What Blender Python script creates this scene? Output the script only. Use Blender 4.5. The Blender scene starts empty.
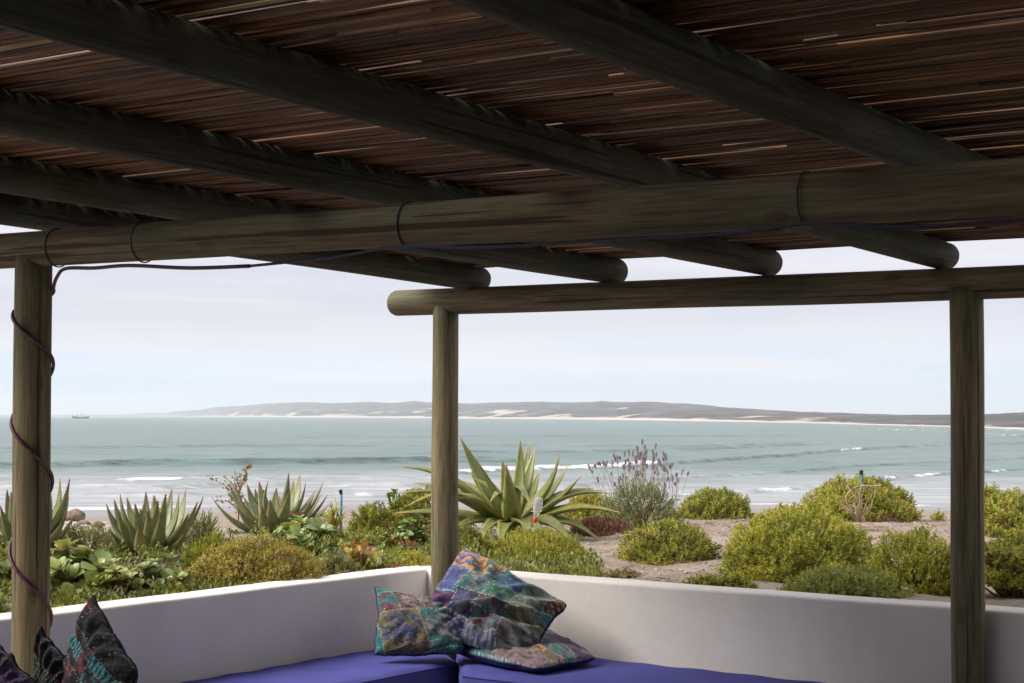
import bpy, bmesh, math, random
import numpy as np
from mathutils import Vector, Matrix
R = math.radians
random.seed(7); rng = np.random.default_rng(7)
scene = bpy.context.scene
C = scene.collection

# ------------------------------------------------------------------ camera, sky, sun, exposure
FPX, EYE, HOR = 1830.0, 1.62, 415.0
PITCH = math.atan((HOR - 341.5) / FPX)
cd = bpy.data.cameras.new('camera'); cam = bpy.data.objects.new('camera', cd); C.objects.link(cam)
cam.location = (0, 0, EYE); cam.rotation_euler = (math.pi / 2 + PITCH, 0, 0)
cd.sensor_width = 36.0; cd.lens = FPX / 1024 * 36.0; cd.clip_start = 0.05; cd.clip_end = 60000
scene.camera = cam

SUN_EL, SUN_AZ = R(48), R(-100)          # azimuth measured from +y towards +x
world = bpy.data.worlds.new('World'); scene.world = world; world.use_nodes = True
wn = world.node_tree; wn.nodes.clear()
def N(nt, typ, **kw):
    n = nt.nodes.new(typ)
    for k, v in kw.items():
        if k == 'ins':
            for kk, vv in v.items(): n.inputs[kk].default_value = vv
        else: setattr(n, k, v)
    return n
def L(nt, a, b): nt.links.new(a, b)
def ramp(nt, fac, stops, interp='LINEAR'):
    r = N(nt, 'ShaderNodeValToRGB'); r.color_ramp.interpolation = interp
    el = r.color_ramp.elements
    while len(el) > 1: el.remove(el[-1])
    for i, (p, c) in enumerate(stops):
        e = el[0] if i == 0 else el.new(p)
        e.position = p; e.color = tuple(c) + ((1,) if len(c) == 3 else ())
    if fac is not None: L(nt, fac, r.inputs[0])
    return r
def math_node(nt, op, a, b=None, clamp=False):
    m = N(nt, 'ShaderNodeMath', operation=op, use_clamp=clamp)
    for i, x in enumerate((a, b)):
        if x is None: continue
        if isinstance(x, (int, float)): m.inputs[i].default_value = x
        else: L(nt, x, m.inputs[i])
    return m.outputs[0]
def mixc(nt, fac, a, b, mode='MIX'):
    m = N(nt, 'ShaderNodeMix', data_type='RGBA', blend_type=mode)
    for s, x in ((m.inputs[0], fac), (m.inputs[6], a), (m.inputs[7], b)):
        if isinstance(x, (int, float)): s.default_value = x
        elif isinstance(x, (tuple, list)): s.default_value = tuple(x) + ((1,) if len(x) == 3 else ())
        else: L(nt, x, s)
    return m.outputs[2]

SKY_STRENGTH = 0.10
sky = N(wn, 'ShaderNodeTexSky', sky_type='NISHITA', sun_disc=False, sun_elevation=SUN_EL, sun_rotation=SUN_AZ,
        air_density=1.0, dust_density=1.5, ozone_density=1.5)
tc = N(wn, 'ShaderNodeTexCoord')
sep = N(wn, 'ShaderNodeSeparateXYZ'); L(wn, tc.outputs['Generated'], sep.inputs[0])
mp = N(wn, 'ShaderNodeMapping'); mp.inputs['Scale'].default_value = (2.2, 2.2, 34.0); L(wn, tc.outputs['Generated'], mp.inputs[0])
nz = N(wn, 'ShaderNodeTexNoise', ins={'Scale': 1.6, 'Detail': 7.0, 'Roughness': 0.55, 'Distortion': 0.6}); L(wn, mp.outputs[0], nz.inputs['Vector'])
mp2 = N(wn, 'ShaderNodeMapping'); mp2.inputs['Scale'].default_value = (9, 9, 60.0); L(wn, tc.outputs['Generated'], mp2.inputs[0])
nz2 = N(wn, 'ShaderNodeTexNoise', ins={'Scale': 1.2, 'Detail': 5.0, 'Roughness': 0.6}); L(wn, mp2.outputs[0], nz2.inputs['Vector'])
nsum = math_node(wn, 'ADD', math_node(wn, 'MULTIPLY', nz.outputs['Fac'], 0.7), math_node(wn, 'MULTIPLY', nz2.outputs['Fac'], 0.3))
CL = 5.05                                    # cloud luminance before the background strength
cloud = ramp(wn, nsum, [(0.34, (0.89*CL, 0.94*CL, 1.05*CL)), (0.50, (0.98*CL, 0.99*CL, 1.07*CL)), (0.66, (1.08*CL, 1.07*CL, 1.11*CL))])
zp = math_node(wn, 'ADD', sep.outputs['Z'], math_node(wn, 'MULTIPLY', math_node(wn, 'SUBTRACT', nz.outputs['Fac'], 0.5), 0.085))
bands = ramp(wn, zp, [(0.0, (1.10, 1.16, 1.20)), (0.012, (0.985, 1.10, 1.18)), (0.030, (0.99, 1.09, 1.17)), (0.040, (1.05, 1.06, 1.085)), (0.058, (0.93, 0.925, 0.96)), (0.085, (1.02, 1.0, 1.03)), (1.0, (1.05, 1.03, 1.0))])
cl2 = mixc(wn, 1.0, cloud.outputs[0], bands.outputs[0], 'MULTIPLY')
cover = ramp(wn, nz.outputs['Fac'], [(0.3, (0.84,)*3), (0.6, (0.97,)*3)])
skyc = mixc(wn, cover.outputs[0], sky.outputs[0], cl2)
bg = N(wn, 'ShaderNodeBackground'); bg.inputs['Strength'].default_value = SKY_STRENGTH; L(wn, skyc, bg.inputs[0])
wo = N(wn, 'ShaderNodeOutputWorld'); L(wn, bg.outputs[0], wo.inputs[0])

sd = bpy.data.lights.new('sun', 'SUN'); sun = bpy.data.objects.new('sun', sd); C.objects.link(sun)
sd.energy = 3.4; sd.angle = R(40); sd.color = (1.0, 0.95, 0.88)
sdir = Vector((math.sin(SUN_AZ) * math.cos(SUN_EL), math.cos(SUN_AZ) * math.cos(SUN_EL), math.sin(SUN_EL)))
sun.rotation_euler = sdir.to_track_quat('Z', 'Y').to_euler(); sun.location = (-6, 0, 8)

vs = scene.view_settings
vs.view_transform = 'Standard'; vs.look = 'None'; vs.exposure = 0.72; vs.gamma = 1.0; vs.use_curve_mapping = False
scene.cycles.max_bounces = 7; scene.cycles.diffuse_bounces = 4; scene.cycles.transparent_max_bounces = 8
scene.cycles.volume_bounces = 1
scene.cycles.use_denoising = True

# ------------------------------------------------------------------ geometry helpers
cp, sp_ = math.cos(PITCH), math.sin(PITCH)
def at(px, py, Y):
    """world point on the ray of a measured picture position at forward distance Y"""
    a, b = (px - 512) / FPX, (341.5 - py) / FPX
    d = Vector((a, cp - b * sp_, sp_ + b * cp))
    return Vector((0, 0, EYE)) + d * (Y / d.y)
def vnoise(x, y, seed=0):
    x = np.asarray(x, float); y = np.asarray(y, float)
    xi = np.floor(x).astype(np.int64); yi = np.floor(y).astype(np.int64)
    fx = x - xi; fy = y - yi
    fx = fx * fx * (3 - 2 * fx); fy = fy * fy * (3 - 2 * fy)
    def h(i, j):
        n = (i * 374761393 + j * 668265263 + seed * 974711) & 0x7fffffff
        n = ((n ^ (n >> 13)) * 1274126177) & 0x7fffffff
        return ((n ^ (n >> 16)) & 0xffff) / 65535.0
    return (h(xi, yi) * (1 - fx) + h(xi + 1, yi) * fx) * (1 - fy) + (h(xi, yi + 1) * (1 - fx) + h(xi + 1, yi + 1) * fx) * fy
def fbm(x, y, seed=0, o=4):
    s = 0; a = 0.5
    for k in range(o):
        s = s + a * (vnoise(x * 2 ** k, y * 2 ** k, seed + k * 17) - 0.5); a *= 0.5
    return s
def sstep(a, b, x):
    t = np.clip((np.asarray(x, float) - a) / (b - a), 0, 1); return t * t * (3 - 2 * t)

class MB:
    def __init__(s): s.v = []; s.f = []; s.n = 0; s.c = []; s.p = []
    def add(s, verts, faces, col=None, pc=None):
        verts = np.asarray(verts, float).reshape(-1, 3); k = len(verts)
        s.v.append(verts)
        fa = faces
        if not isinstance(fa, np.ndarray): s.f += [tuple(int(i) + s.n for i in f) for f in faces]
        else: s.f += [tuple(r) for r in (fa + s.n).tolist()]
        if col is None: col = np.zeros((k, 4)); col[:, 3] = 1
        col = np.asarray(col, float)
        if col.ndim == 1: col = np.tile(col, (k, 1))
        if col.shape[1] == 3: col = np.hstack([col, np.ones((k, 1))])
        s.c.append(col); s.p.append(verts if pc is None else np.asarray(pc, float))
        s.n += k
    def tube(s, pts, rad, seg=8, caps=True, col=None, wob=0.0, seed=0, pc_off=None):
        pts = [Vector(p) for p in pts]; n = len(pts)
        if not hasattr(rad, '__len__'): rad = [rad] * n
        V = []; P = []; Lc = 0; up = None
        off = pc_off if pc_off is not None else (seed * 3.71) % 50
        for i, p in enumerate(pts):
            t = (pts[min(i + 1, n - 1)] - pts[max(i - 1, 0)])
            if t.length < 1e-9: t = Vector((0, 0, 1))
            t.normalize()
            if up is None:
                up = Vector((0, 0, 1)) if abs(t.z) < 0.95 else Vector((0, 1, 0))
            a = (up - t * up.dot(t)).normalized(); b = t.cross(a); up = a
            if i: Lc += (p - pts[i - 1]).length
            for k in range(seg):
                th = 2 * math.pi * k / seg
                r = rad[i] * (1 + wob * math.sin(2 * th + seed) * math.sin(Lc * 2.1 + seed * 1.3) + wob * math.sin(3 * th + Lc * 3.3 + seed))
                V.append(p + a * (math.cos(th) * r) + b * (math.sin(th) * r))
                P.append((math.cos(th) * rad[i], math.sin(th) * rad[i], Lc + off))
        F = [(i * seg + k, i * seg + (k + 1) % seg, (i + 1) * seg + (k + 1) % seg, (i + 1) * seg + k) for i in range(n - 1) for k in range(seg)]
        if caps: F += [tuple(range(seg - 1, -1, -1)), tuple((n - 1) * seg + k for k in range(seg))]
        s.add([tuple(v) for v in V], F, col, P)
    def box(s, lo, hi, col=None):
        x0, y0, z0 = lo; x1, y1, z1 = hi
        s.add([(x0, y0, z0), (x1, y0, z0), (x1, y1, z0), (x0, y1, z0), (x0, y0, z1), (x1, y0, z1), (x1, y1, z1), (x0, y1, z1)],
              [(0, 3, 2, 1), (4, 5, 6, 7), (0, 1, 5, 4), (1, 2, 6, 5), (2, 3, 7, 6), (3, 0, 4, 7)], col)
    def build(s, name, mat, parent=None, smooth=True, origin=None, attrs=True):
        me = bpy.data.meshes.new(name)
        V = np.vstack(s.v)
        if origin is not None: V = V - np.asarray(origin)
        me.from_pydata(V.tolist(), [], s.f)
        if attrs:
            a = me.attributes.new('col', 'FLOAT_COLOR', 'POINT'); a.data.foreach_set('color', np.vstack(s.c).astype(np.float32).ravel())
            a = me.attributes.new('pc', 'FLOAT_VECTOR', 'POINT'); a.data.foreach_set('vector', np.vstack(s.p).astype(np.float32).ravel())
        if smooth: me.polygons.foreach_set('use_smooth', [True] * len(me.polygons))
        me.update()
        o = bpy.data.objects.new(name, me); C.objects.link(o)
        if mat: me.materials.append(mat)
        if origin is not None: o.location = origin
        if parent is not None: o.parent = parent
        return o
def grid_faces(nr, nc, wrap=False):
    i = np.arange(nr - 1)[:, None]; j = np.arange(nc if wrap else nc - 1)[None, :]
    j2 = (j + 1) % nc
    return np.stack([(i * nc + j), (i * nc + j2), ((i + 1) * nc + j2), ((i + 1) * nc + j)], -1).reshape(-1, 4)
def thing(name, label, cat, loc=(0, 0, 0), group=None):
    o = bpy.data.objects.new(name, None); o.empty_display_size = 0.2; C.objects.link(o); o.location = loc
    o['label'] = label; o['category'] = cat
    if group: o['group'] = group
    return o
def tag(o, label, cat, group=None, kind=None):
    o['label'] = label; o['category'] = cat
    if group: o['group'] = group
    if kind: o['kind'] = kind
    return o
def struct(o, label=None):
    o['kind'] = 'structure'
    if label: o['label'] = label
    return o
def under(root, mb, name, mat, smooth=True):
    """build a mesh given in world space as a part of root (root has only a location)"""
    o = mb.build(name, mat, None, smooth)
    me = o.data; me.transform(Matrix.Translation(-Vector(root.location))); o.parent = root
    return o

# ------------------------------------------------------------------ materials
def newmat(name):
    m = bpy.data.materials.new(name); m.use_nodes = True; nt = m.node_tree
    return m, nt, nt.nodes['Principled BSDF']
def attr(nt, name='col'):
    return N(nt, 'ShaderNodeAttribute', attribute_name=name)
def bump(nt, b, h, strength=0.3, dist=0.01):
    n = N(nt, 'ShaderNodeBump', ins={'Strength': strength, 'Distance': dist}); L(nt, h, n.inputs['Height']); L(nt, n.outputs[0], b.inputs['Normal']); return n
def pole_mat(name, tan, green, dark):
    m, nt, b = newmat(name)
    a = attr(nt, 'pc')
    def mapped(s):
        k = N(nt, 'ShaderNodeMapping'); k.inputs['Scale'].default_value = s; L(nt, a.outputs['Vector'], k.inputs[0]); return k.outputs[0]
    big = N(nt, 'ShaderNodeTexNoise', ins={'Scale': 1.0, 'Detail': 3.0}); L(nt, mapped((9, 9, 1.6)), big.inputs['Vector'])
    st = N(nt, 'ShaderNodeTexNoise', ins={'Scale': 1.0, 'Detail': 6.0, 'Roughness': 0.65, 'Distortion': 0.4}); L(nt, mapped((60, 60, 3.4)), st.inputs['Vector'])
    cr = N(nt, 'ShaderNodeTexNoise', ins={'Scale': 1.0, 'Detail': 2.0, 'Roughness': 0.5}); L(nt, mapped((42, 42, 0.8)), cr.inputs['Vector'])
    kn = N(nt, 'ShaderNodeTexVoronoi', ins={'Scale': 1.0, 'Randomness': 1.0}); L(nt, mapped((8, 8, 3.4)), kn.inputs['Vector'])
    c0 = mixc(nt, ramp(nt, big.outputs['Fac'], [(0.38, (0,)*3), (0.64, (1,)*3)]).outputs[0], tan, green)
    s1 = ramp(nt, st.outputs['Fac'], [(0.30, (0.55,)*3), (0.48, (0.92,)*3), (0.68, (1.3,)*3)])
    c1 = mixc(nt, 1.0, c0, s1.outputs[0], 'MULTIPLY')
    fg = N(nt, 'ShaderNodeTexNoise', ins={'Scale': 1.0, 'Detail': 4.0, 'Roughness': 0.7}); L(nt, mapped((190, 190, 7)), fg.inputs['Vector'])
    c1 = mixc(nt, 1.0, c1, ramp(nt, fg.outputs['Fac'], [(0.3, (0.66,)*3), (0.5, (1.0,)*3), (0.7, (1.25,)*3)]).outputs[0], 'MULTIPLY')
    crk = ramp(nt, cr.outputs['Fac'], [(0.335, (1,)*3), (0.36, (0,)*3)])
    c2 = mixc(nt, math_node(nt, 'MULTIPLY', crk.outputs[0], 0.85), c1, dark)
    kk = ramp(nt, kn.outputs['Distance'], [(0.05, (1,)*3), (0.08, (0.45,)*3), (0.10, (0.65,)*3), (0.17, (0,)*3)])
    c3 = mixc(nt, math_node(nt, 'MULTIPLY', kk.outputs[0], 0.8), c2, (dark[0]*1.6, dark[1]*1.25, dark[2]))
    L(nt, c3, b.inputs['Base Color']); b.inputs['Roughness'].default_value = 0.72; b.inputs['Specular IOR Level'].default_value = 0.25
    hsum = math_node(nt, 'SUBTRACT', st.outputs['Fac'], math_node(nt, 'MULTIPLY', crk.outputs[0], 1.2))
    bump(nt, b, hsum, 0.5, 0.006)
    return m
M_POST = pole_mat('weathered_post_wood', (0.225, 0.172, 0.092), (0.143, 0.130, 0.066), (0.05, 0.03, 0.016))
M_RAFTER_SHADED = pole_mat('weathered_shaded_wood', (0.085, 0.068, 0.043), (0.055, 0.060, 0.038), (0.022, 0.014, 0.009))  # same pole wood for the rafters, darkened to carry the shade under the roof

M_BEAM2 = pole_mat('weathered_main_beam_wood', (0.19, 0.135, 0.078), (0.115, 0.108, 0.062), (0.045, 0.026, 0.014))
def reed_mat():
    m, nt, b = newmat('dry_reed')
    a = attr(nt, 'col'); pc = attr(nt, 'pc')
    se = N(nt, 'ShaderNodeSeparateColor'); L(nt, a.outputs['Color'], se.inputs[0])
    r = ramp(nt, se.outputs[0], [(0.0, (0.065, 0.025, 0.012)), (0.30, (0.18, 0.080, 0.036)), (0.7, (0.33, 0.155, 0.070)), (0.93, (0.43, 0.235, 0.11)), (1.0, (0.60, 0.40, 0.21))])
    mpn = N(nt, 'ShaderNodeMapping'); mpn.inputs['Scale'].default_value = (60, 60, 5); L(nt, pc.outputs['Vector'], mpn.inputs[0])
    n = N(nt, 'ShaderNodeTexNoise', ins={'Scale': 1.0, 'Detail': 4.0}); L(nt, mpn.outputs[0], n.inputs['Vector'])
    c = mixc(nt, 1.0, r.outputs[0], ramp(nt, n.outputs['Fac'], [(0.3, (0.6,)*3), (0.7, (1.25,)*3)]).outputs[0], 'MULTIPLY')
    L(nt, c, b.inputs['Base Color']); b.inputs['Roughness'].default_value = 0.5
    tr = N(nt, 'ShaderNodeBsdfTranslucent'); L(nt, c, tr.inputs[0])
    mx = N(nt, 'ShaderNodeMixShader', ins={0: 0.25}); L(nt, b.outputs[0], mx.inputs[1]); L(nt, tr.outputs[0], mx.inputs[2])
    L(nt, mx.outputs[0], nt.nodes['Material Output'].inputs[0])
    return m
M_REED = reed_mat()

def plaster():
    m, nt, b = newmat('painted_plaster')
    t = N(nt, 'ShaderNodeTexCoord')
    n1 = N(nt, 'ShaderNodeTexNoise', ins={'Scale': 1.3, 'Detail': 6.0, 'Roughness': 0.6}); L(nt, t.outputs['Object'], n1.inputs['Vector'])
    n2 = N(nt, 'ShaderNodeTexNoise', ins={'Scale': 26.0, 'Detail': 5.0, 'Roughness': 0.6}); L(nt, t.outputs['Object'], n2.inputs['Vector'])
    mpz = N(nt, 'ShaderNodeMapping'); mpz.inputs['Scale'].default_value = (5, 5, 0.8); L(nt, t.outputs['Object'], mpz.inputs[0])
    n3 = N(nt, 'ShaderNodeTexNoise', ins={'Scale': 1.6, 'Detail': 5.0, 'Roughness': 0.65}); L(nt, mpz.outputs[0], n3.inputs['Vector'])
    c = ramp(nt, n1.outputs['Fac'], [(0.3, (0.72, 0.665, 0.60)), (0.55, (0.80, 0.745, 0.68)), (0.75, (0.84, 0.80, 0.745))])
    c = mixc(nt, 1.0, c.outputs[0], ramp(nt, n3.outputs['Fac'], [(0.3, (0.97, 0.965, 0.955)), (0.5, (1.0,)*3)]).outputs[0], 'MULTIPLY')
    sp = ramp(nt, n2.outputs['Fac'], [(0.24, (1,)*3), (0.28, (0,)*3)])
    c = mixc(nt, math_node(nt, 'MULTIPLY', sp.outputs[0], 0.35), c, (0.35, 0.31, 0.27))
    L(nt, c, b.inputs['Base Color']); b.inputs['Roughness'].default_value = 0.7; b.inputs['Specular IOR Level'].default_value = 0.3
    h = math_node(nt, 'ADD', math_node(nt, 'MULTIPLY', n1.outputs['Fac'], 2.0), math_node(nt, 'MULTIPLY', n2.outputs['Fac'], 0.25))
    bump(nt, b, h, 0.30, 0.02)
    return m
M_PLASTER = plaster()

def foliage_mat(name, stops, trans=0.3, rough=0.5, spec=0.35, tip=None):
    m, nt, b = newmat(name)
    a = attr(nt, 'col'); se = N(nt, 'ShaderNodeSeparateColor'); L(nt, a.outputs['Color'], se.inputs[0])
    c = ramp(nt, se.outputs[0], stops).outputs[0]
    if tip: c = mixc(nt, se.outputs[1], c, tip)
    c = mixc(nt, 1.0, c, (1.14, 1.14, 1.12), 'MULTIPLY')
    hv = N(nt, 'ShaderNodeTexNoise', ins={'Scale': 30.0, 'Detail': 2.0}); t = N(nt, 'ShaderNodeTexCoord'); L(nt, t.outputs['Object'], hv.inputs['Vector'])
    c = mixc(nt, 1.0, c, ramp(nt, hv.outputs['Fac'], [(0.3, (0.8,)*3), (0.7, (1.18,)*3)]).outputs[0], 'MULTIPLY')
    L(nt, c, b.inputs['Base Color']); b.inputs['Roughness'].default_value = rough; b.inputs['Specular IOR Level'].default_value = spec
    if trans > 0:
        tr = N(nt, 'ShaderNodeBsdfTranslucent'); L(nt, c, tr.inputs[0])
        mx = N(nt, 'ShaderNodeMixShader', ins={0: trans}); L(nt, b.outputs[0], mx.inputs[1]); L(nt, tr.outputs[0], mx.inputs[2])
        L(nt, mx.outputs[0], nt.nodes['Material Output'].inputs[0])
    return m
def plain(name, col, rough=0.6, spec=0.4, var=0.12, scale=20.0, metallic=0.0):
    m, nt, b = newmat(name)
    t = N(nt, 'ShaderNodeTexCoord'); n = N(nt, 'ShaderNodeTexNoise', ins={'Scale': scale, 'Detail': 5.0}); L(nt, t.outputs['Object'], n.inputs['Vector'])
    c = mixc(nt, 1.0, tuple(col), ramp(nt, n.outputs['Fac'], [(0.3, (1 - 2*var,)*3), (0.7, (1 + 2*var,)*3)]).outputs[0], 'MULTIPLY')
    L(nt, c, b.inputs['Base Color']); b.inputs['Roughness'].default_value = rough; b.inputs['Specular IOR Level'].default_value = spec; b.inputs['Metallic'].default_value = metallic
    bump(nt, b, n.outputs['Fac'], 0.25, 0.01)
    return m
def vcol_mat(name, rough=0.8, bs=0.4, scale=300, spec=0.2, sheen=0.0):
    m, nt, b = newmat(name)
    a = attr(nt, 'col'); L(nt, a.outputs['Color'], b.inputs['Base Color'])
    t = N(nt, 'ShaderNodeTexCoord'); n = N(nt, 'ShaderNodeTexNoise', ins={'Scale': scale, 'Detail': 3.0}); L(nt, t.outputs['Object'], n.inputs['Vector'])
    bump(nt, b, n.outputs['Fac'], bs, 0.003)
    b.inputs['Roughness'].default_value = rough; b.inputs['Specular IOR Level'].default_value = spec; b.inputs['Sheen Weight'].default_value = sheen
    return m

YG = [(0.0, (0.14, 0.09, 0.04)), (0.15, (0.14, 0.15, 0.03)), (0.4, (0.25, 0.275, 0.04)), (0.65, (0.36, 0.365, 0.05)), (0.88, (0.46, 0.42, 0.075)), (1.0, (0.42, 0.27, 0.11))]
M_BUSH = foliage_mat('yellow_green_leaves', YG, 0.32)
M_BUSH2 = foliage_mat('fresh_green_leaves', [(0.0, (0.13, 0.125, 0.025)), (0.4, (0.24, 0.262, 0.034)), (0.75, (0.385, 0.385, 0.05)), (1.0, (0.50, 0.43, 0.085))], 0.32)
M_MAT = foliage_mat('soft_green_leaves', [(0.0, (0.17, 0.19, 0.05)), (0.5, (0.29, 0.32, 0.07)), (1.0, (0.40, 0.41, 0.12))], 0.28)
M_OLIVE = foliage_mat('olive_brown_leaves', [(0.0, (0.20, 0.12, 0.05)), (0.3, (0.30, 0.23, 0.05)), (0.65, (0.37, 0.34, 0.05)), (1.0, (0.46, 0.34, 0.12))], 0.25)
M_GREY = foliage_mat('grey_green_leaves', [(0.0, (0.12, 0.135, 0.055)), (0.5, (0.22, 0.245, 0.085)), (1.0, (0.31, 0.32, 0.13))], 0.25)
M_BROAD = foliage_mat('broad_glossy_leaves', [(0.0, (0.09, 0.14, 0.05)), (0.5, (0.18, 0.245, 0.085)), (0.85, (0.31, 0.36, 0.10)), (1.0, (0.42, 0.38, 0.12))], 0.2, 0.32, 0.5)
M_JADE = foliage_mat('red_tipped_succulent_leaves', [(0.0, (0.07, 0.12, 0.03)), (0.6, (0.18, 0.25, 0.05)), (1.0, (0.26, 0.30, 0.08))], 0.15, 0.35, 0.5, tip=(0.38, 0.065, 0.03))
M_GOLD = foliage_mat('golden_succulent_leaves', [(0.0, (0.2, 0.22, 0.06)), (0.5, (0.42, 0.34, 0.07)), (1.0, (0.5, 0.30, 0.10))], 0.2, 0.4, 0.4, tip=(0.5, 0.16, 0.05))
M_ALOE = foliage_mat('aloe_skin', [(0.0, (0.10, 0.135, 0.06)), (0.5, (0.165, 0.205, 0.08)), (1.0, (0.25, 0.27, 0.09))], 0.06, 0.42, 0.45, tip=(0.23, 0.10, 0.045))
M_ALOE2 = foliage_mat('giant_aloe_skin', [(0.0, (0.085, 0.12, 0.035)), (0.5, (0.14, 0.18, 0.045)), (1.0, (0.205, 0.225, 0.06))], 0.06, 0.4, 0.45, tip=(0.36, 0.23, 0.07))
M_STEM = plain('dry_stem_bark', (0.20, 0.115, 0.065), 0.85, 0.2, 0.2)
M_TWIG = plain('bleached_twig', (0.42, 0.31, 0.20), 0.85, 0.2, 0.2)
M_COVER = foliage_mat('mixed_bed_leaves', [(0.0, (0.10, 0.07, 0.035)), (0.25, (0.12, 0.13, 0.03)), (0.5, (0.19, 0.22, 0.035)), (0.75, (0.30, 0.32, 0.05)), (0.9, (0.40, 0.37, 0.08)), (1.0, (0.40, 0.22, 0.10))], 0.28)
M_RUST = foliage_mat('rusty_leaves', [(0.0, (0.12, 0.055, 0.04)), (0.5, (0.21, 0.10, 0.07)), (1.0, (0.32, 0.18, 0.10))], 0.15)
M_LAV = foliage_mat('purple_flower_spike', [(0.0, (0.28, 0.21, 0.26)), (0.6, (0.42, 0.34, 0.39)), (1.0, (0.42, 0.40, 0.27))], 0.15, 0.8, 0.1)
M_SEED = foliage_mat('reddish_seed_heads', [(0.0, (0.24, 0.13, 0.08)), (0.5, (0.32, 0.24, 0.13)), (1.0, (0.34, 0.34, 0.16))], 0.2, 0.8, 0.1)
M_PETAL = foliage_mat('small_petals', [(0.0, (0.7, 0.65, 0.68)), (1.0, (0.8, 0.78, 0.8))], 0.2)

# ------------------------------------------------------------------ setting: plan of the terrace
WT = EYE - 0.766                                    # top of the garden wall
CI = at(427, 568.6, 9.16); CI.z = 0
LD = Vector((-1.501, -2.275, 0)).normalized()       # left wall runs this way from the corner
RD = Vector((2.416, -2.044, 0)).normalized()        # right wall
LN = Vector((-LD.y, LD.x, 0)); LN = LN if LN.x > 0 else -LN      # into the terrace
RN = Vector((-RD.y, RD.x, 0)); RN = RN if RN.y < 0 else -RN
WALL_L, WALL_R, WTH = 7.2, 6.5, 0.19
def offset_corner(o):
    """corner of the two wall lines moved outwards by o"""
    p1 = CI - LN * o; p2 = CI - RN * o
    d = LD.x * RD.y - LD.y * RD.x
    t = ((p2.x - p1.x) * RD.y - (p2.y - p1.y) * RD.x) / d
    return p1 + LD * t

def build_wall():
    prof = []
    r = 0.014
    prof.append((0.0, -0.08)); prof.append((0.0, 0.35))
    for k in range(5):
        a = math.pi / 2 * k / 4; prof.append((r - r * math.cos(a), WT - r + r * math.sin(a)))
    for k in range(5):
        a = math.pi / 2 * k / 4; prof.append((WTH - r + r * math.sin(a), WT - r + r * math.cos(a)))
    prof.append((WTH, 0.35)); prof.append((WTH, -0.08))
    S = []
    for t in np.linspace(WALL_L, 0.25, 60): S.append(('L', t))
    S.append(('C', 0)); S.append(('D', 0))
    for t in np.linspace(0.25, WALL_R, 56): S.append(('R', t))
    V = []
    for side, t in S:
        for o, z in prof:
            c = offset_corner(o)
            if side == 'L': p = CI - LN * o + LD * t
            elif side == 'R' or side == 'Q': p = CI - RN * o + RD * t
            else: p = c
            w = 0.003 * math.sin(t * 3.1 + z * 2) if side not in 'CD' else 0
            nn = LN if side == 'L' else RN
            zz = z + (0.0012 * math.sin(t * 1.9 + 1) + 0.0008 * math.sin(t * 7.3) if z > 0.5 and side not in 'CD' else 0)
            V.append((p.x + nn.x * w, p.y + nn.y * w, zz))
    np_ = len(prof)
    mb = MB(); gf = grid_faces(len(S), np_)[:, ::-1]; gf = np.delete(gf, slice(60 * (np_ - 1), 61 * (np_ - 1)), 0); mb.add(V, gf)
    mb.f += [tuple(range(np_)), tuple(range((len(S) - 1) * np_ + np_ - 1, (len(S) - 1) * np_ - 1, -1))]
    o = mb.build('garden_wall', M_PLASTER)
    tag(o, 'low white plastered wall with rounded top bending round the terrace corner', 'wall')
    return o
build_wall()

# terrace floor
m, nt, b = newmat('terrace_screed')
t = N(nt, 'ShaderNodeTexCoord'); n = N(nt, 'ShaderNodeTexNoise', ins={'Scale': 3.0, 'Detail': 7.0}); L(nt, t.outputs['Object'], n.inputs['Vector'])
L(nt, ramp(nt, n.outputs['Fac'], [(0.3, (0.13, 0.11, 0.09)), (0.7, (0.19, 0.165, 0.135))]).outputs[0], b.inputs['Base Color']); b.inputs['Roughness'].default_value = 0.75
bump(nt, b, n.outputs['Fac'], 0.2, 0.01)
mb = MB()
fl = [CI + LD * WALL_L, CI, CI + RD * WALL_R, Vector((9, -6, 0)), Vector((-9, -6, 0))]
mb.add([tuple(p) for p in fl], [tuple(range(4, -1, -1))])
struct(mb.build('terrace_floor', m, smooth=False), 'dark stained screed terrace floor under the reed roof')

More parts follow.
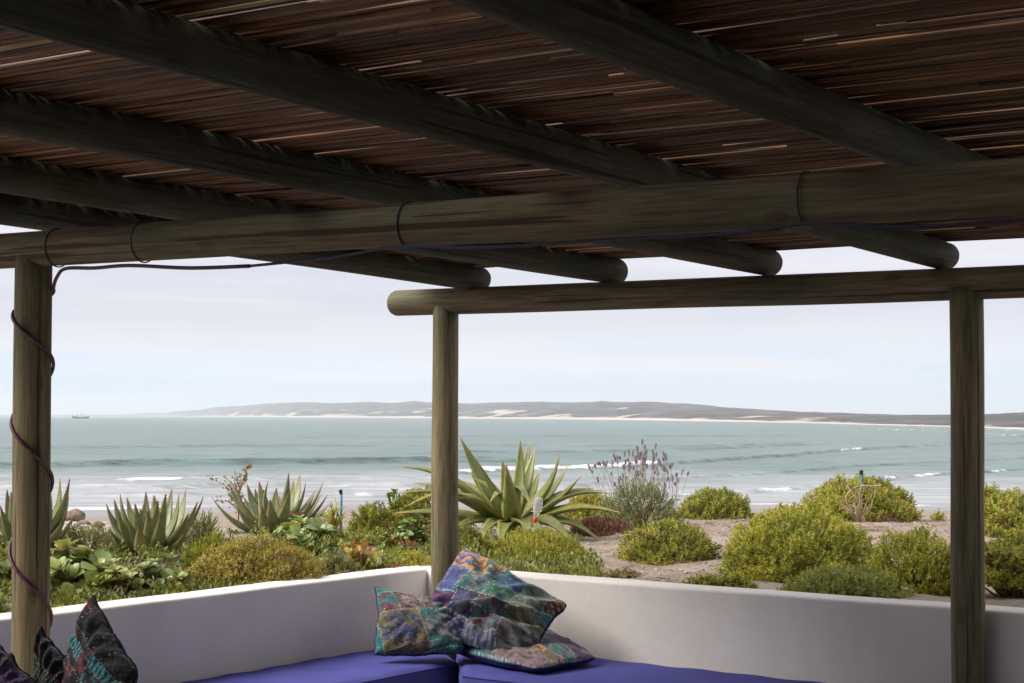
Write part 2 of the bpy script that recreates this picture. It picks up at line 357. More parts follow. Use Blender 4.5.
# ------------------------------------------------------------------ ground: garden dune falling to the beach
SEA_Z = EYE - 4.5
def wall_r(phi):
    """distance from the camera (plan) to the middle of the wall in direction phi"""
    d = np.stack([np.sin(phi), np.cos(phi)], -1)
    c = offset_corner(WTH * 0.5); out = []
    for dx, dy in d:
        best = 1e9
        for D in (LD, RD):
            den = dx * D.y - dy * D.x
            if abs(den) < 1e-6: continue
            r = (c.x * D.y - c.y * D.x) / den; t = (c.x * dy - c.y * dx) / den
            tt = (r * dx - c.x) * D.x + (r * dy - c.y) * D.y
            if r > 0 and tt > -0.01: best = min(best, r)
        out.append(min(best, 12.0))
    return np.array(out)
PH = np.linspace(R(-62), R(62), 620)
PHW = wall_r(PH)
def ground_z(x, y):
    x = np.asarray(x, float); y = np.asarray(y, float)
    r = np.hypot(x, y); phi = np.arctan2(x, y)
    w = np.interp(phi, PH, PHW); g = np.maximum(r - w, 0)
    px = np.tan(np.clip(phi, -1.2, 1.2)) * FPX
    crest = np.interp(px, [-520, -400, -250, -100, 50, 500], [2.2, 2.6, 4.2, 4.8, 5.0, 5.6])
    z = 0.80 + np.minimum(g, crest) * 0.016 + 0.07 * fbm(x * 0.9, y * 0.9, 3) * sstep(0.1, 0.8, g)
    e = np.maximum(g - crest, 0)
    fall = np.interp(r - w - crest, [0, 1.5, 5, 12, 31, 80, 130], [0, -0.22, -0.72, -1.15, -1.72, -3.76, -5.2])
    z = z + fall + 0.10 * fbm(x * 0.5, y * 0.5, 9) * sstep(0.5, 6, e) * (1 - sstep(25, 45, r))
    return z + 0.03 * fbm(x * 4, y * 4, 21) * (1 - sstep(20, 40, r)) + 0.026 * fbm(x * 12, y * 12, 33, 3) * (1 - sstep(16, 22, r))
def gz(x, y): return float(ground_z(np.array([x]), np.array([y]))[0])
def sand_mat():
    m, nt, b = newmat('dune_sand')
    t = N(nt, 'ShaderNodeTexCoord')
    n1 = N(nt, 'ShaderNodeTexNoise', ins={'Scale': 2.2, 'Detail': 6.0}); L(nt, t.outputs['Object'], n1.inputs['Vector'])
    n2 = N(nt, 'ShaderNodeTexNoise', ins={'Scale': 38.0, 'Detail': 6.0, 'Roughness': 0.7}); L(nt, t.outputs['Object'], n2.inputs['Vector'])
    vo = N(nt, 'ShaderNodeTexVoronoi', ins={'Scale': 46.0}); L(nt, t.outputs['Object'], vo.inputs['Vector'])
    c = ramp(nt, n1.outputs['Fac'], [(0.3, (0.18, 0.135, 0.10)), (0.5, (0.265, 0.21, 0.165)), (0.75, (0.34, 0.285, 0.235))]).outputs[0]
    c = mixc(nt, 1.0, c, ramp(nt, n2.outputs['Fac'], [(0.3, (0.6, 0.58, 0.55)), (0.5, (1.0,)*3), (0.7, (1.2,)*3)]).outputs[0], 'MULTIPLY')
    sp = ramp(nt, vo.outputs['Distance'], [(0.10, (1,)*3), (0.16, (0,)*3)])
    c = mixc(nt, math_node(nt, 'MULTIPLY', sp.outputs[0], 0.6), c, (0.20, 0.13, 0.085))
    se = N(nt, 'ShaderNodeSeparateXYZ'); L(nt, t.outputs['Object'], se.inputs[0])
    wet = ramp(nt, math_node(nt, 'ADD', math_node(nt, 'MULTIPLY', se.outputs['Z'], -0.5), math_node(nt, 'MULTIPLY', n1.outputs['Fac'], 0.12)), [(0.70, (0,)*3), (1.05, (1,)*3)])
    c = mixc(nt, wet.outputs[0], c, (0.215, 0.185, 0.165))
    L(nt, c, b.inputs['Base Color'])
    L(nt, ramp(nt, wet.outputs[0], [(0.0, (0.9,)*3), (1.0, (0.28,)*3)]).outputs[0], b.inputs['Roughness'])
    h = math_node(nt, 'ADD', n2.outputs['Fac'], math_node(nt, 'MULTIPLY', vo.outputs['Distance'], 0.6))
    bump(nt, b, h, 0.5, 0.02)
    return m
nr = 300
rows = np.concatenate([np.linspace(0, 6.5, 150), 6.5 + np.geomspace(0.05, 150, nr - 150)])
V = []
for g in rows:
    rr = PHW + g; x = np.sin(PH) * rr; y = np.cos(PH) * rr
    z = ground_z(x, y)
    if g == 0: z = z - 0.05
    V.append(np.stack([x, y, z], -1))
mb = MB(); mb.add(np.vstack(V), grid_faces(len(rows), len(PH)))
struct(mb.build('ground', sand_mat(), attrs=False), 'sandy dune ground sloping from the garden wall to the beach')

# ------------------------------------------------------------------ sea with its breaking swell
# crests measured in the picture: [(px, py) ...], height, width, foam [(x0, x1, strength)]
WAVES = [
    ([(-200, 469.5), (0, 468), (200, 464.5), (430, 462.0), (520, 462)], 0.55, 2.0, []),
    ([(-200, 482), (0, 481.5), (150, 480), (300, 479), (430, 477), (500, 477)], 0.22, 1.4, [(104, 196, .8), (190, 330, 0.22), (-200, 60, 0.3)]),
    ([(-200, 490), (200, 488), (330, 486.5), (430, 486), (520, 486)], 0.30, 1.2, [(300, 460, 0.25)]),
    ([(-200, 497), (150, 495.5), (330, 494.5), (400, 498)], 0.16, 1.0, [(300, 440, 0.45), (40, 120, 0.3)]),
    ([(430, 476), (470, 473.5), (592, 469), (674, 464), (720, 461), (790, 456.5), (850, 451), (905, 447.5), (960, 445), (1250, 440)], 0.34, 2.0, [(440, 676, .95), (676, 720, .3), (832, 874, .8), (872, 905, 0.35)]),
    ([(560, 488), (620, 483.5), (700, 478), (780, 473), (880, 466), (1100, 456)], 0.20, 1.6, []),
    ([(640, 498), (700, 495), (750, 492), (800, 488.3), (850, 485), (900, 480)], 0.15, 1.1, [(735, 806, 0.6), (640, 740, 0.25)]),
    ([(830, 487), (880, 482), (911, 477.8), (943, 475), (990, 472), (1024, 469.5), (1250, 458)], 0.18, 1.2, [(878, 902, 0.7), (904, 948, .75), (985, 1012, 0.7), (1012, 1100, 0.6)]),
    ([(840, 429), (900, 431), (960, 434), (1024, 438), (1250, 448)], 0.5, 6.0, [(850, 1250, .6)]),
    ([(760, 425), (868, 427.5), (960, 430), (1100, 434)], 0.4, 6.0, [(790, 1100, 0.5)]),
    ([(0, 449), (200, 447), (430, 446), (700, 447), (800, 444)], 0.35, 4.0, []),
    ([(250, 438), (500, 437), (800, 436)], 0.35, 6.0, []),
    ([(430, 453), (560, 453), (700, 450), (820, 445)], 0.35, 3.0, []),
]
COAST_PX = [-2500, -400, 140, 300, 500, 700, 868, 1024, 1300, 2000, 4000]
COAST_D = [9000, 9000, 7200, 3500, 2150, 1300, 830, 560, 380, 260, 200]
rs = np.concatenate([np.linspace(58, 240, 520), np.geomspace(240.7, 1500, 300), np.geomspace(1520, 30000, 70)])
pxs = np.concatenate([np.linspace(-3000, -260, 40), np.linspace(-250, 1290, 420), np.linspace(1320, 4000, 40)])
ax = (pxs - 512) / FPX
Y = rs[:, None] * np.ones_like(ax)[None, :]; X = Y * ax[None, :]
Z = np.full_like(Y, SEA_Z); FO = np.zeros_like(Y)
nz_a = fbm(X * 0.22, Y * 0.10, 5) ; nz_b = fbm(X * 0.9, Y * 0.5, 8); nz_c = fbm(X * 0.55 + 7, Y * 0.9, 28)
for pts, A, wd, foam in WAVES:
    xs = [p[0] for p in pts]; dep = [4.5 * FPX / (p[1] - HOR) for p in pts]
    dc = np.interp(pxs, xs, dep)
    inside = sstep(xs[0] - 30, xs[0] + 25, pxs) * (1 - sstep(xs[-1] - 25, xs[-1] + 30, pxs))
    dd = Y - (dc + 0.9 * np.sin(pxs * 0.021 + A * 9) * (dc / 130))[None, :] - nz_a * 2.2 * (dc / 130)[None, :]
    front = np.exp(-(np.minimum(dd, 0) / (wd * 0.55)) ** 2) * (dd < 0) + np.exp(-(np.maximum(dd, 0) / (wd * 1.6)) ** 2) * (dd >= 0)
    Z += A * front * inside[None, :] * (1 + 0.35 * nz_b)
    for x0, x1, s in foam:
        tp = min(30, (x1 - x0) * .45); fm = sstep(x0 - 4, x0 + tp, pxs) * (1 - sstep(x1 - tp, x1 + 4, pxs))
        scale = (dc / 130)[None, :]
        band = (0.55 + 1.6 * np.clip(nz_c + .28, 0, 1)) * np.exp(-((dd + 0.3) / (0.62 * scale * (0.8 + 1.6 * (nz_b + 0.3)))) ** 2)
        FO = np.maximum(FO, s * fm[None, :] * band)
        Z += 0.10 * s * fm[None, :] * band * (0.5 + nz_b * 3)
shore_d = np.interp(np.tan(np.clip(np.arctan(ax), -1, 1)) * FPX, [-520, 500], [86, 90])
FO = np.maximum(FO, 0.55 * (1 - sstep(0, 4, Y - (shore_d + 3 * np.sin(pxs * .01))[None, :])) )
Z += 0.10 * fbm(X * 0.35, Y * 0.35, 15, 3) * (1 - sstep(200, 500, Y))
SH = 1 - sstep(105, 165, Y + nz_a * 22 + (pxs - 512)[None, :] * 0.01)            # shallow wash near the shore
def sea_mat():
    m, nt, b = newmat('sea_water')
    a = attr(nt, 'col'); se = N(nt, 'ShaderNodeSeparateColor'); L(nt, a.outputs['Color'], se.inputs[0])
    t = N(nt, 'ShaderNodeTexCoord')
    def mapped(s):
        k = N(nt, 'ShaderNodeMapping'); k.inputs['Scale'].default_value = s; L(nt, t.outputs['Object'], k.inputs[0]); return k.outputs[0]
    n1 = N(nt, 'ShaderNodeTexNoise', ins={'Scale': 1.0, 'Detail': 5.0, 'Roughness': 0.6}); L(nt, mapped((0.45, 0.8, 1)), n1.inputs['Vector'])
    n2 = N(nt, 'ShaderNodeTexNoise', ins={'Scale': 1.0, 'Detail': 4.0, 'Roughness': 0.6}); L(nt, mapped((0.03, 0.012, 1)), n2.inputs['Vector'])
    n3 = N(nt, 'ShaderNodeTexNoise', ins={'Scale': 1.0, 'Detail': 7.0, 'Roughness': 0.65, 'Distortion': 0.5}); L(nt, mapped((0.35, 1.1, 1)), n3.inputs['Vector'])
    n4 = N(nt, 'ShaderNodeTexNoise', ins={'Scale': 1.0, 'Detail': 5.0, 'Roughness': 0.6}); L(nt, mapped((0.07, 0.30, 1)), n4.inputs['Vector'])
    deep = ramp(nt, n2.outputs['Fac'], [(0.3, (0.082, 0.138, 0.124)), (0.7, (0.118, 0.176, 0.157))]).outputs[0]
    c = mixc(nt, se.outputs[1], deep, (0.285, 0.295, 0.30))
    c = mixc(nt, 1.0, c, ramp(nt, n4.outputs['Fac'], [(0.32, (0.70,)*3), (0.68, (1.28,)*3)]).outputs[0], 'MULTIPLY')
    n5 = N(nt, 'ShaderNodeTexNoise', ins={'Scale': 1.0, 'Detail': 6.0, 'Roughness': 0.7}); L(nt, mapped((0.22, 0.75, 1)), n5.inputs['Vector'])
    c = mixc(nt, 1.0, c, ramp(nt, n5.outputs['Fac'], [(0.34, (0.62,)*3), (0.5, (0.98,)*3), (0.66, (1.4,)*3)]).outputs[0], 'MULTIPLY')  # light and dark sides of the ripples put into the water colour
    fo = math_node(nt, 'ADD', math_node(nt, 'MULTIPLY', se.outputs[0], 1.15), math_node(nt, 'MULTIPLY', math_node(nt, 'SUBTRACT', n3.outputs['Fac'], 0.5), 1.5))
    fr = ramp(nt, fo, [(0.42, (0,)*3), (0.85, (1,)*3)])
    streak = math_node(nt, 'MULTIPLY', ramp(nt, n3.outputs['Fac'], [(0.56, (0,)*3), (0.68, (1,)*3)]).outputs[0], math_node(nt, 'MULTIPLY', se.outputs[1], 0.40))
    cap = ramp(nt, n1.outputs['Fac'], [(0.735, (0,)*3), (0.77, (0.8,)*3)])
    ff = math_node(nt, 'MAXIMUM', math_node(nt, 'MAXIMUM', fr.outputs[0], streak), cap.outputs[0])
    c = mixc(nt, ff, c, (0.74, 0.75, 0.76))
    L(nt, c, b.inputs['Base Color'])
    L(nt, ramp(nt, ff, [(0.0, (0.30,)*3), (0.6, (0.9,)*3)]).outputs[0], b.inputs['Roughness'])
    b.inputs['IOR'].default_value = 1.33
    h = math_node(nt, 'ADD', math_node(nt, 'MULTIPLY', n1.outputs['Fac'], 1.0), math_node(nt, 'MULTIPLY', n4.outputs['Fac'], 2.0))
    bn = bump(nt, b, h, 0.9, 0.5)
    L(nt, ramp(nt, se.outputs[1], [(0.0, (0.85,)*3), (1.0, (0.35,)*3)]).outputs[0], bn.inputs['Strength'])
    return m
mb = MB()
col = np.stack([FO, SH, np.zeros_like(FO), np.ones_like(FO)], -1).reshape(-1, 4)
mb.add(np.stack([X, Y, Z], -1).reshape(-1, 3), grid_faces(len(rs), len(pxs)), col)
struct(mb.build('sea', sea_mat()), 'grey green sea with low breaking swell')

# ------------------------------------------------------------------ far shore
RIDGE = [(-400, 414.6), (60, 414.8), (120, 414.6), (150, 412.5), (165, 412.8), (180, 411), (200, 409.5), (215, 407.5), (240, 405.8), (262, 404), (285, 402.6), (310, 402.2), (330, 403.4), (348, 403), (365, 402),
         (395, 402.6), (415, 400.8), (428, 402.4), (445, 402), (465, 403.4), (500, 402.6), (540, 401.8), (570, 402.6), (600, 401.6), (650, 402), (680, 403.2), (700, 404.8), (720, 407), (760, 409.5),
         (800, 411.5), (850, 413.4), (900, 414.8), (950, 414.9), (975, 414.6), (1000, 413.6), (1024, 412.2), (1080, 409), (1200, 406), (1500, 404), (2200, 404), (4000, 406)]
hx = np.concatenate([np.linspace(-380, 60, 30), np.linspace(62, 1060, 640), np.linspace(1064, 3900, 90)])
ry = np.interp(hx, [p[0] for p in RIDGE], [p[1] for p in RIDGE]) + 1.3 * fbm(hx * 0.07, hx * 0, 4) * (hx > 140)
cdist = np.interp(hx, COAST_PX, COAST_D)
depth_back = np.interp(hx, [-400, 140, 300, 600, 900, 1100, 4000], [900, 900, 1300, 1500, 500, 380, 300])
NT = 46
V = []; CO = []
for k in range(NT):
    u = k / (NT - 6)
    dk = cdist + depth_back * u
    zr = EYE + (HOR - ry) / FPX * (cdist + depth_back)
    zr = np.maximum(zr, SEA_Z + 1.2)
    H = zr - SEA_Z
    ue = u + 0.0
    prof = np.interp(ue, [0, 0.04, 0.12, 0.22, 0.5, 0.8, 1.0, 1.14], [-0.02, 0.05, 0.14, 0.30, 0.66, 0.90, 1.0, 0.8])
    aa = (hx - 512) / FPX
    nse = fbm(aa * 60 + 3, dk * 0.006, 12) * 0.35 * math.sin(min(u, 1) * math.pi) 
    z = SEA_Z + H * np.clip(prof + nse, -0.02, 1.02 if u >= 1 else 0.985) + (0.0 if k else -0.6)
    V.append(np.stack([aa * dk, dk, z], -1))
    sandy = np.clip(1 - u / 0.10, 0, 1) + 0 * hx
    CO.append(np.stack([sandy, np.full_like(hx, u), hx * 0, hx * 0 + 1], -1))
m, nt, b = newmat('coastal_scrub')
a = attr(nt, 'col'); se = N(nt, 'ShaderNodeSeparateColor'); L(nt, a.outputs['Color'], se.inputs[0])
t = N(nt, 'ShaderNodeTexCoord')
mp_ = N(nt, 'ShaderNodeMapping'); mp_.inputs['Scale'].default_value = (0.030, 0.008, 0.06); L(nt, t.outputs['Object'], mp_.inputs[0])
n1 = N(nt, 'ShaderNodeTexNoise', ins={'Scale': 1.0, 'Detail': 6.0, 'Roughness': 0.6}); L(nt, mp_.outputs[0], n1.inputs['Vector'])
mq = N(nt, 'ShaderNodeMapping'); mq.inputs['Scale'].default_value = (0.011, 0.004, 0.07); L(nt, t.outputs['Object'], mq.inputs[0])
n2 = N(nt, 'ShaderNodeTexNoise', ins={'Scale': 1.0, 'Detail': 5.0, 'Roughness': 0.65}); L(nt, mq.outputs[0], n2.inputs['Vector'])
scrub = ramp(nt, n1.outputs['Fac'], [(0.32, (0.030, 0.030, 0.032)), (0.5, (0.062, 0.057, 0.057)), (0.68, (0.13, 0.112, 0.105))]).outputs[0]
lowm = math_node(nt, 'SUBTRACT', 1.0, math_node(nt, 'MULTIPLY', se.outputs[1], 1.5), True)
ps = math_node(nt, 'ADD', math_node(nt, 'MULTIPLY', n2.outputs['Fac'], 1.0), math_node(nt, 'MULTIPLY', math_node(nt, 'SUBTRACT', lowm, 0.55), 0.22))
patch = ramp(nt, ps, [(0.575, (0,)*3), (0.64, (1,)*3)])
sf = math_node(nt, 'MAXIMUM', math_node(nt, 'MULTIPLY', patch.outputs[0], 0.85), ramp(nt, math_node(nt, 'ADD', se.outputs[0], math_node(nt, 'MULTIPLY', math_node(nt, 'SUBTRACT', n1.outputs['Fac'], 0.5), 0.8)), [(0.25, (0,)*3), (0.5, (1,)*3)]).outputs[0])
L(nt, mixc(nt, sf, scrub, (0.47, 0.41, 0.355)), b.inputs['Base Color']); b.inputs['Roughness'].default_value = 0.95; b.inputs['Specular IOR Level'].default_value = 0.1
mb = MB(); mb.add(np.vstack(V), grid_faces(NT, len(hx)), np.vstack(CO))
struct(mb.build('far_hills', m), 'long low scrub hills and pale beach across the bay')

# air over the bay
mb = MB(); mb.box((-9500, -40, -12), (9500, 12500, 60))
hz = mb.build('haze', None, smooth=False, attrs=False)
m = bpy.data.materials.new('sea_air'); m.use_nodes = True; nt = m.node_tree; nt.nodes.clear()
pv = N(nt, 'ShaderNodeVolumePrincipled'); pv.inputs['Color'].default_value = (0.90, 0.94, 1.0, 1); pv.inputs['Density'].default_value = 1.9e-4; pv.inputs['Anisotropy'].default_value = 0.2
ov = N(nt, 'ShaderNodeOutputMaterial'); L(nt, pv.outputs[0], ov.inputs['Volume'])
hz.data.materials.append(m); hz['kind'] = 'stuff'; hz['label'] = 'thin pale sea haze over the bay'

# ------------------------------------------------------------------ pergola
pergola = thing('pergola', 'round pole pergola roofed with dark reed matting over the terrace', 'pergola', tuple(CI))
def pole(name, p0, p1, r0, r1, mat, seed, parent, round_ends=True):
    p0, p1 = Vector(p0), Vector(p1); Ln = (p1 - p0).length; n = max(6, int(Ln / 0.09))
    pts, rad = [], []
    e = 0.02
    if round_ends: pts += [p0 + (p1 - p0) * 0.0, p0 + (p1 - p0) * (0.006 / Ln)]; rad += [r0 - e, r0 - e * 0.35]
    d = (p1 - p0).normalized(); side = d.cross(Vector((0.3, 0.2, 0.9))).normalized()
    for i in range(n + 1):
        u = (0.022 + (Ln - 0.044) * i / n) / Ln
        bend = side * (0.006 * math.sin(u * 5 + seed) * math.sin(u * math.pi))
        pts.append(p0 + (p1 - p0) * u + bend); rad.append((r0 + (r1 - r0) * u) * (1 + 0.010 * math.sin(u * Ln * 4.1 + seed * 2)))
    if round_ends: pts += [p0 + (p1 - p0) * (1 - 0.006 / Ln), p1]; rad += [r1 - e * 0.35, r1 - e]
    mb = MB(); mb.tube(pts, rad, 28, True, None, 0.012, seed)
    return under(parent, mb, name, mat)

NB0, NB1 = at(32, 249.5, 6.3), at(1000, 187, 4.334)
nbd = (NB1 - NB0)
pole('beam', NB0 - nbd * 0.16, NB0 + nbd * 1.45, 0.0605, 0.0725, M_BEAM2, 1.0, pergola)
def nb_r(u): return 0.0615 + (0.0725 - 0.0605) * (u + 0.16) / 1.61
FB0, FB1 = at(445, 301.5, 8.75), at(967, 283, 7.2)
fbd = FB1 - FB0
fb_start = FB0 - fbd * (0.30 / fbd.length)
while True:
    # left end of the far beam stands at px 388
    u = (fb_start.x / fb_start.y) * FPX + 512
    if u <= 393.5: break
    fb_start -= fbd * 0.004
pole('beam', fb_start, FB0 + fbd * 1.75, 0.0635, 0.066, M_BEAM2, 2.3, pergola)
def vpost(px, Y, topz, r0, r1, seed, lean=(0, 0)):
    p = at(px, 415, Y)
    pole('post', (p.x + lean[0], p.y + lean[1], -0.05), (p.x, p.y, topz), r0, r1, M_POST, seed, pergola, False)
    return p
PA = vpost(32.2, 6.3, NB0.z + 0.0, 0.0665, 0.0625, 3.1)
PB = vpost(445.5, 8.75, FB0.z, 0.0665, 0.0625, 4.7)
PC = vpost(967.3, 7.2, FB1.z, 0.0672, 0.0655, 5.9)

# rafters: far end (px, py) and a near point (px, py) on the axis; the roof falls 4.5 % towards the sea
def far_Y(px):
    a = (px - 512) / FPX
    t = (a * FB0.y - FB0.x) / (fbd.x - a * fbd.y)
    return FB0.y + fbd.y * t
RAF = [((484, 280), (60, 217.5), .056), ((620, 272), (100, 190), .058), ((773, 263.5), (200, 150.5), .058), ((948, 257), (300, 79.5), .057), ((1160, 247), (700, 65), .059)]
raf_lines = []
for k, ((fx, fy), (nx, ny), rr) in enumerate(RAF):
    Yf = far_Y(fx) + 0.10
    pf = at(fx, fy, Yf)
    lo, hi = 1.0, Yf
    for _ in range(50):
        mid = (lo + hi) / 2; pn = at(nx, ny, mid)
        want = pf.z + 0.0456 * (Yf - mid)
        if pn.z < want: lo = mid
        else: hi = mid
    pn = at(nx, ny, (lo + hi) / 2)
    raf_lines.append((pf, pn, rr))
    d = (pn - pf).normalized()
    tail = pf + d * ((pf.y - 0.2) / -d.y)
    pole('rafter', tail, pf, rr * 1.06, rr, M_RAFTER_SHADED, 7.0 + k * 1.7, pergola)
# one more rafter outside the frame on the right
d4 = raf_lines[4][1] - raf_lines[4][0]
sh = Vector((1.25, -0.95, 0))
pf, pn, rr = raf_lines[4]
d = d4.normalized()
pole('rafter', pf + sh + d * 6.5, pf + sh, .06, .057, M_RAFTER_SHADED, 21.0, pergola)

# reed matting on the rafters
rd = Vector((raf_lines[3][0] - raf_lines[3][1]).normalized()); rdh = Vector((rd.x, rd.y, 0)).normalized()
wd_ = Vector((rdh.y, -rdh.x, 0)).normalized()             # reeds run this way (to the right)
P0 = raf_lines[3][0].copy(); P0.z += raf_lines[3][2]
# height of the roof: least squares plane over the rafter tops
A_, B_ = [], []
for pf, pn, rr in raf_lines:
    for p in (pf, pf.lerp(pn, 0.5), pn):
        q = p - P0; A_.append((q.dot(rdh), q.dot(wd_), 1)); B_.append(p.z + rr)
coef = np.linalg.lstsq(np.array(A_), np.array(B_), rcond=None)[0]
def roof_pt(s, w, dz=0.0):
    p = Vector((P0.x, P0.y, 0)) + rdh * s + wd_ * w
    p.z = coef[0] * s + coef[1] * w + coef[2] + dz
    return p
e_w = (raf_lines[0][0] - P0).dot(wd_)
S_FAR = 0.0
W0, W1 = e_w - 0.30, 5.2
S_NEAR = -9.0
mb = MB()
def reed(s, w0, w1, dz, r, tone, seed):
    n = 11
    pts = []; rad = []
    a1, a2, sl = random.gauss(0, .006), random.gauss(0, .005), random.gauss(0, .016)
    for i in range(n):
        u = i / (n - 1)
        pts.append(roof_pt(s + sl * (u - .5) + a1 * math.sin(u * 5 + seed), w0 + (w1 - w0) * u, dz + a2 * math.sin(u * 7 + seed * 2)))
        rad.append(r * (1.1 - 0.35 * u))
    mb.tube(pts, rad, 5, False, (tone, 0, 0, 1), 0, seed)
GAPS = [(random.uniform(-7.5, -.3), random.uniform(W0, 3.6), random.uniform(.5, 1.9), random.uniform(.003, .008)) for _ in range(46)]
GAPS += [(-2.9, 1.1, 1.5, .014), (-3.3, 1.2, .6, .010), (-4.4, -2.2, .8, .009), (-2.2, -1.6, .7, .009)]
def layer(z0, pitch, rmin, rmax, jit, gap):
    s = S_FAR + random.uniform(-.02, .0); k = 0
    while s > S_NEAR:
        r = random.uniform(rmin, rmax)
        w = W0 + random.uniform(-0.12, 0.10)
        while w < W1:
            Ln = random.uniform(2.6, 5.5)
            if random.random() > gap:
                if z0 > .01 and any(abs(s - g0) < gw_ + r and w < g1 + gl and w + Ln > g1 for g0, g1, gl, gw_ in GAPS):
                    for g0, g1, gl, gw_ in GAPS:
                        if abs(s - g0) < gw_ + r and w < g1 + gl and w + Ln > g1:
                            g1 = g1 + random.uniform(-.18, .18); gl = gl * random.uniform(.7, 1.2)
                            if g1 - w > .15: reed(s, w, g1, z0, r, .4, random.uniform(0, 40))
                            if w + Ln - g1 - gl > .15 and g1 + gl < W1 - .2: reed(s, g1 + gl, min(w + Ln, W1), z0, r, .4, random.uniform(0, 40))
                            break
                    w += Ln; continue
                tone = min(0.96, max(0, random.gauss(0.45, 0.21)))
                if random.random() < 0.008: tone = 1.0
                reed(s + random.uniform(-jit, jit), w, min(w + Ln, W1), z0 + random.uniform(-.004, .006), r, tone, random.uniform(0, 40))
            w += Ln * random.uniform(0.95, 1.0)
        s -= pitch * random.uniform(0.8, 1.2); k += 1
layer(0.006, 0.0112, .0043, .0072, .004, 0.02)
layer(0.019, 0.0135, .005, .008, .005, 0.05)
layer(0.033, 0.020, .006, .009, .008, 0.16)
mat_o = under(pergola, mb, 'reed_matting', M_REED)
mat_o['label'] = 'dark brown reed matting laid across the rafters'

M_DARKWOOD = plain('dark_door_wood', (0.06, 0.035, 0.02), .6, .3, .2, 8)
# ------------------------------------------------------------------ cord on the post and under the beam
M_CORD = plain('purple_cord', (0.115, 0.035, 0.06), 0.5, 0.4, 0.2, 60)
M_CABLE = plain('blue_black_cable', (0.022, 0.024, 0.05), 0.5, 0.4, 0.2, 60)
cord = thing('cord', 'thin purple cord wound round the left post and strung along the beam', 'cord', (PA.x, PA.y, 0))
th_y = [(288, 0), (312, 180), (360, 360), (418, 540), (476, 720), (545, 900), (612, 1080), (690, 1260)]
pts = []
def beam_pt(px, py):
    a = (px - 512) / FPX
    t = (a * NB0.y - NB0.x) / (nbd.x - a * nbd.y)
    return at(px, py, NB0.y + nbd.y * t - 0.01)
for px, py in ((250, 266), (190, 268), (130, 265.5), (95, 268), (66, 268.5), (57, 277)):
    pts.append(beam_pt(px, py))
for i in range(len(th_y) - 1):
    (y0, a0), (y1, a1) = th_y[i], th_y[i + 1]
    for q in range(14):
        u = q / 14; yy = y0 + (y1 - y0) * u; th = R(a0 + (a1 - a0) * u)
        z = at(32, yy, 6.3).z
        rr = 0.0665 + (0.0625 - 0.0665) * z / NB0.z + 0.006
        pts.append(Vector((PA.x + math.cos(th) * rr, PA.y + math.sin(th) * rr * 1.0, z)))
# front of the post must be crossed from left (180) to right (360) with y negative there
def smooth_path(p, n=3):
    out = []
    for i in range(len(p) - 1):
        a, b_, c, d_ = p[max(i - 1, 0)], p[i], p[i + 1], p[min(i + 2, len(p) - 1)]
        for k in range(n):
            t = k / n
            out.append(0.5 * ((2 * b_) + (c - a) * t + (2 * a - 5 * b_ + 4 * c - d_) * t * t + (3 * b_ - a - 3 * c + d_) * t ** 3))
    out.append(p[-1]); return out
mb = MB(); mb.tube(smooth_path(pts[:8], 5) + smooth_path(pts[8:], 2), 0.0062, 8, True)
under(cord, mb, 'winding', M_CORD)
cab = [(250, 266), (330, 259), (400, 249), (470, 250), (535, 247.5), (600, 243), (660, 240), (720, 237), (770, 231), (800, 227), (850, 228), (920, 229), (980, 225), (1030, 221), (1100, 216)]
mb = MB(); mb.tube(smooth_path([beam_pt(*p) - Vector((0, 0.075 * min(1, max(0, (p[0] - 260) / 120)), 0)) for p in cab], 5), 0.0045, 8, True)
under(cord, mb, 'cable', M_CABLE)
for px in (57, 143, 409, 808):
    a = (px - 512) / FPX; t = (a * NB0.y - NB0.x) / (nbd.x - a * nbd.y); c = NB0 + nbd * t
    ax_ = nbd.normalized(); u1 = Vector((0, 0, 1)); u1 = (u1 - ax_ * u1.dot(ax_)).normalized(); u2 = ax_.cross(u1)
    rr = nb_r(t) + 0.0025
    mb = MB(); mb.tube([c + u1 * math.cos(q / 32 * 2 * math.pi) * rr + u2 * math.sin(q / 32 * 2 * math.pi) * rr + ax_ * 0.008 * math.sin(q / 5) for q in range(33)], 0.0024, 6, True)
    under(cord, mb, 'tie', M_CABLE)

# ------------------------------------------------------------------ unseen building added behind and right to shade the terrace and bounce light
M_HOUSE = plain('cream_render', (0.50, 0.45, 0.40), .9, .2, .1, 2)  # pale tone picked to throw light back onto the terrace walls
added_house = thing('added_house', 'unseen cream rendered building with a wide doorway, added to shade the terrace and bounce light', 'added_house', (0, -1.4, 0))
def hbox(lo, hi, name, mat):
    mb = MB(); mb.box(lo, hi); return under(added_house, mb, name, mat, False)
hbox((-5.2, -1.7, -.05), (-1.3, -1.4, 2.95), 'wall', M_HOUSE); hbox((1.3, -1.7, -.05), (3.65, -1.4, 2.95), 'wall', M_HOUSE); hbox((-1.3, -1.7, 2.15), (1.3, -1.4, 2.95), 'wall', M_HOUSE)
hbox((3.35, -1.399, -.05), (3.65, 2.9, 2.75), 'wall', M_HOUSE)
hbox((-5.2, -6.0, -.05), (3.65, -5.7, 2.95), 'wall', M_HOUSE)
hbox((-5.3, -6.1, 2.951), (3.75, -1.3, 3.15), 'roof', M_HOUSE)
hbox((-1.38, -1.74, 2.07), (1.38, -1.36, 2.149), 'door_frame', M_DARKWOOD)

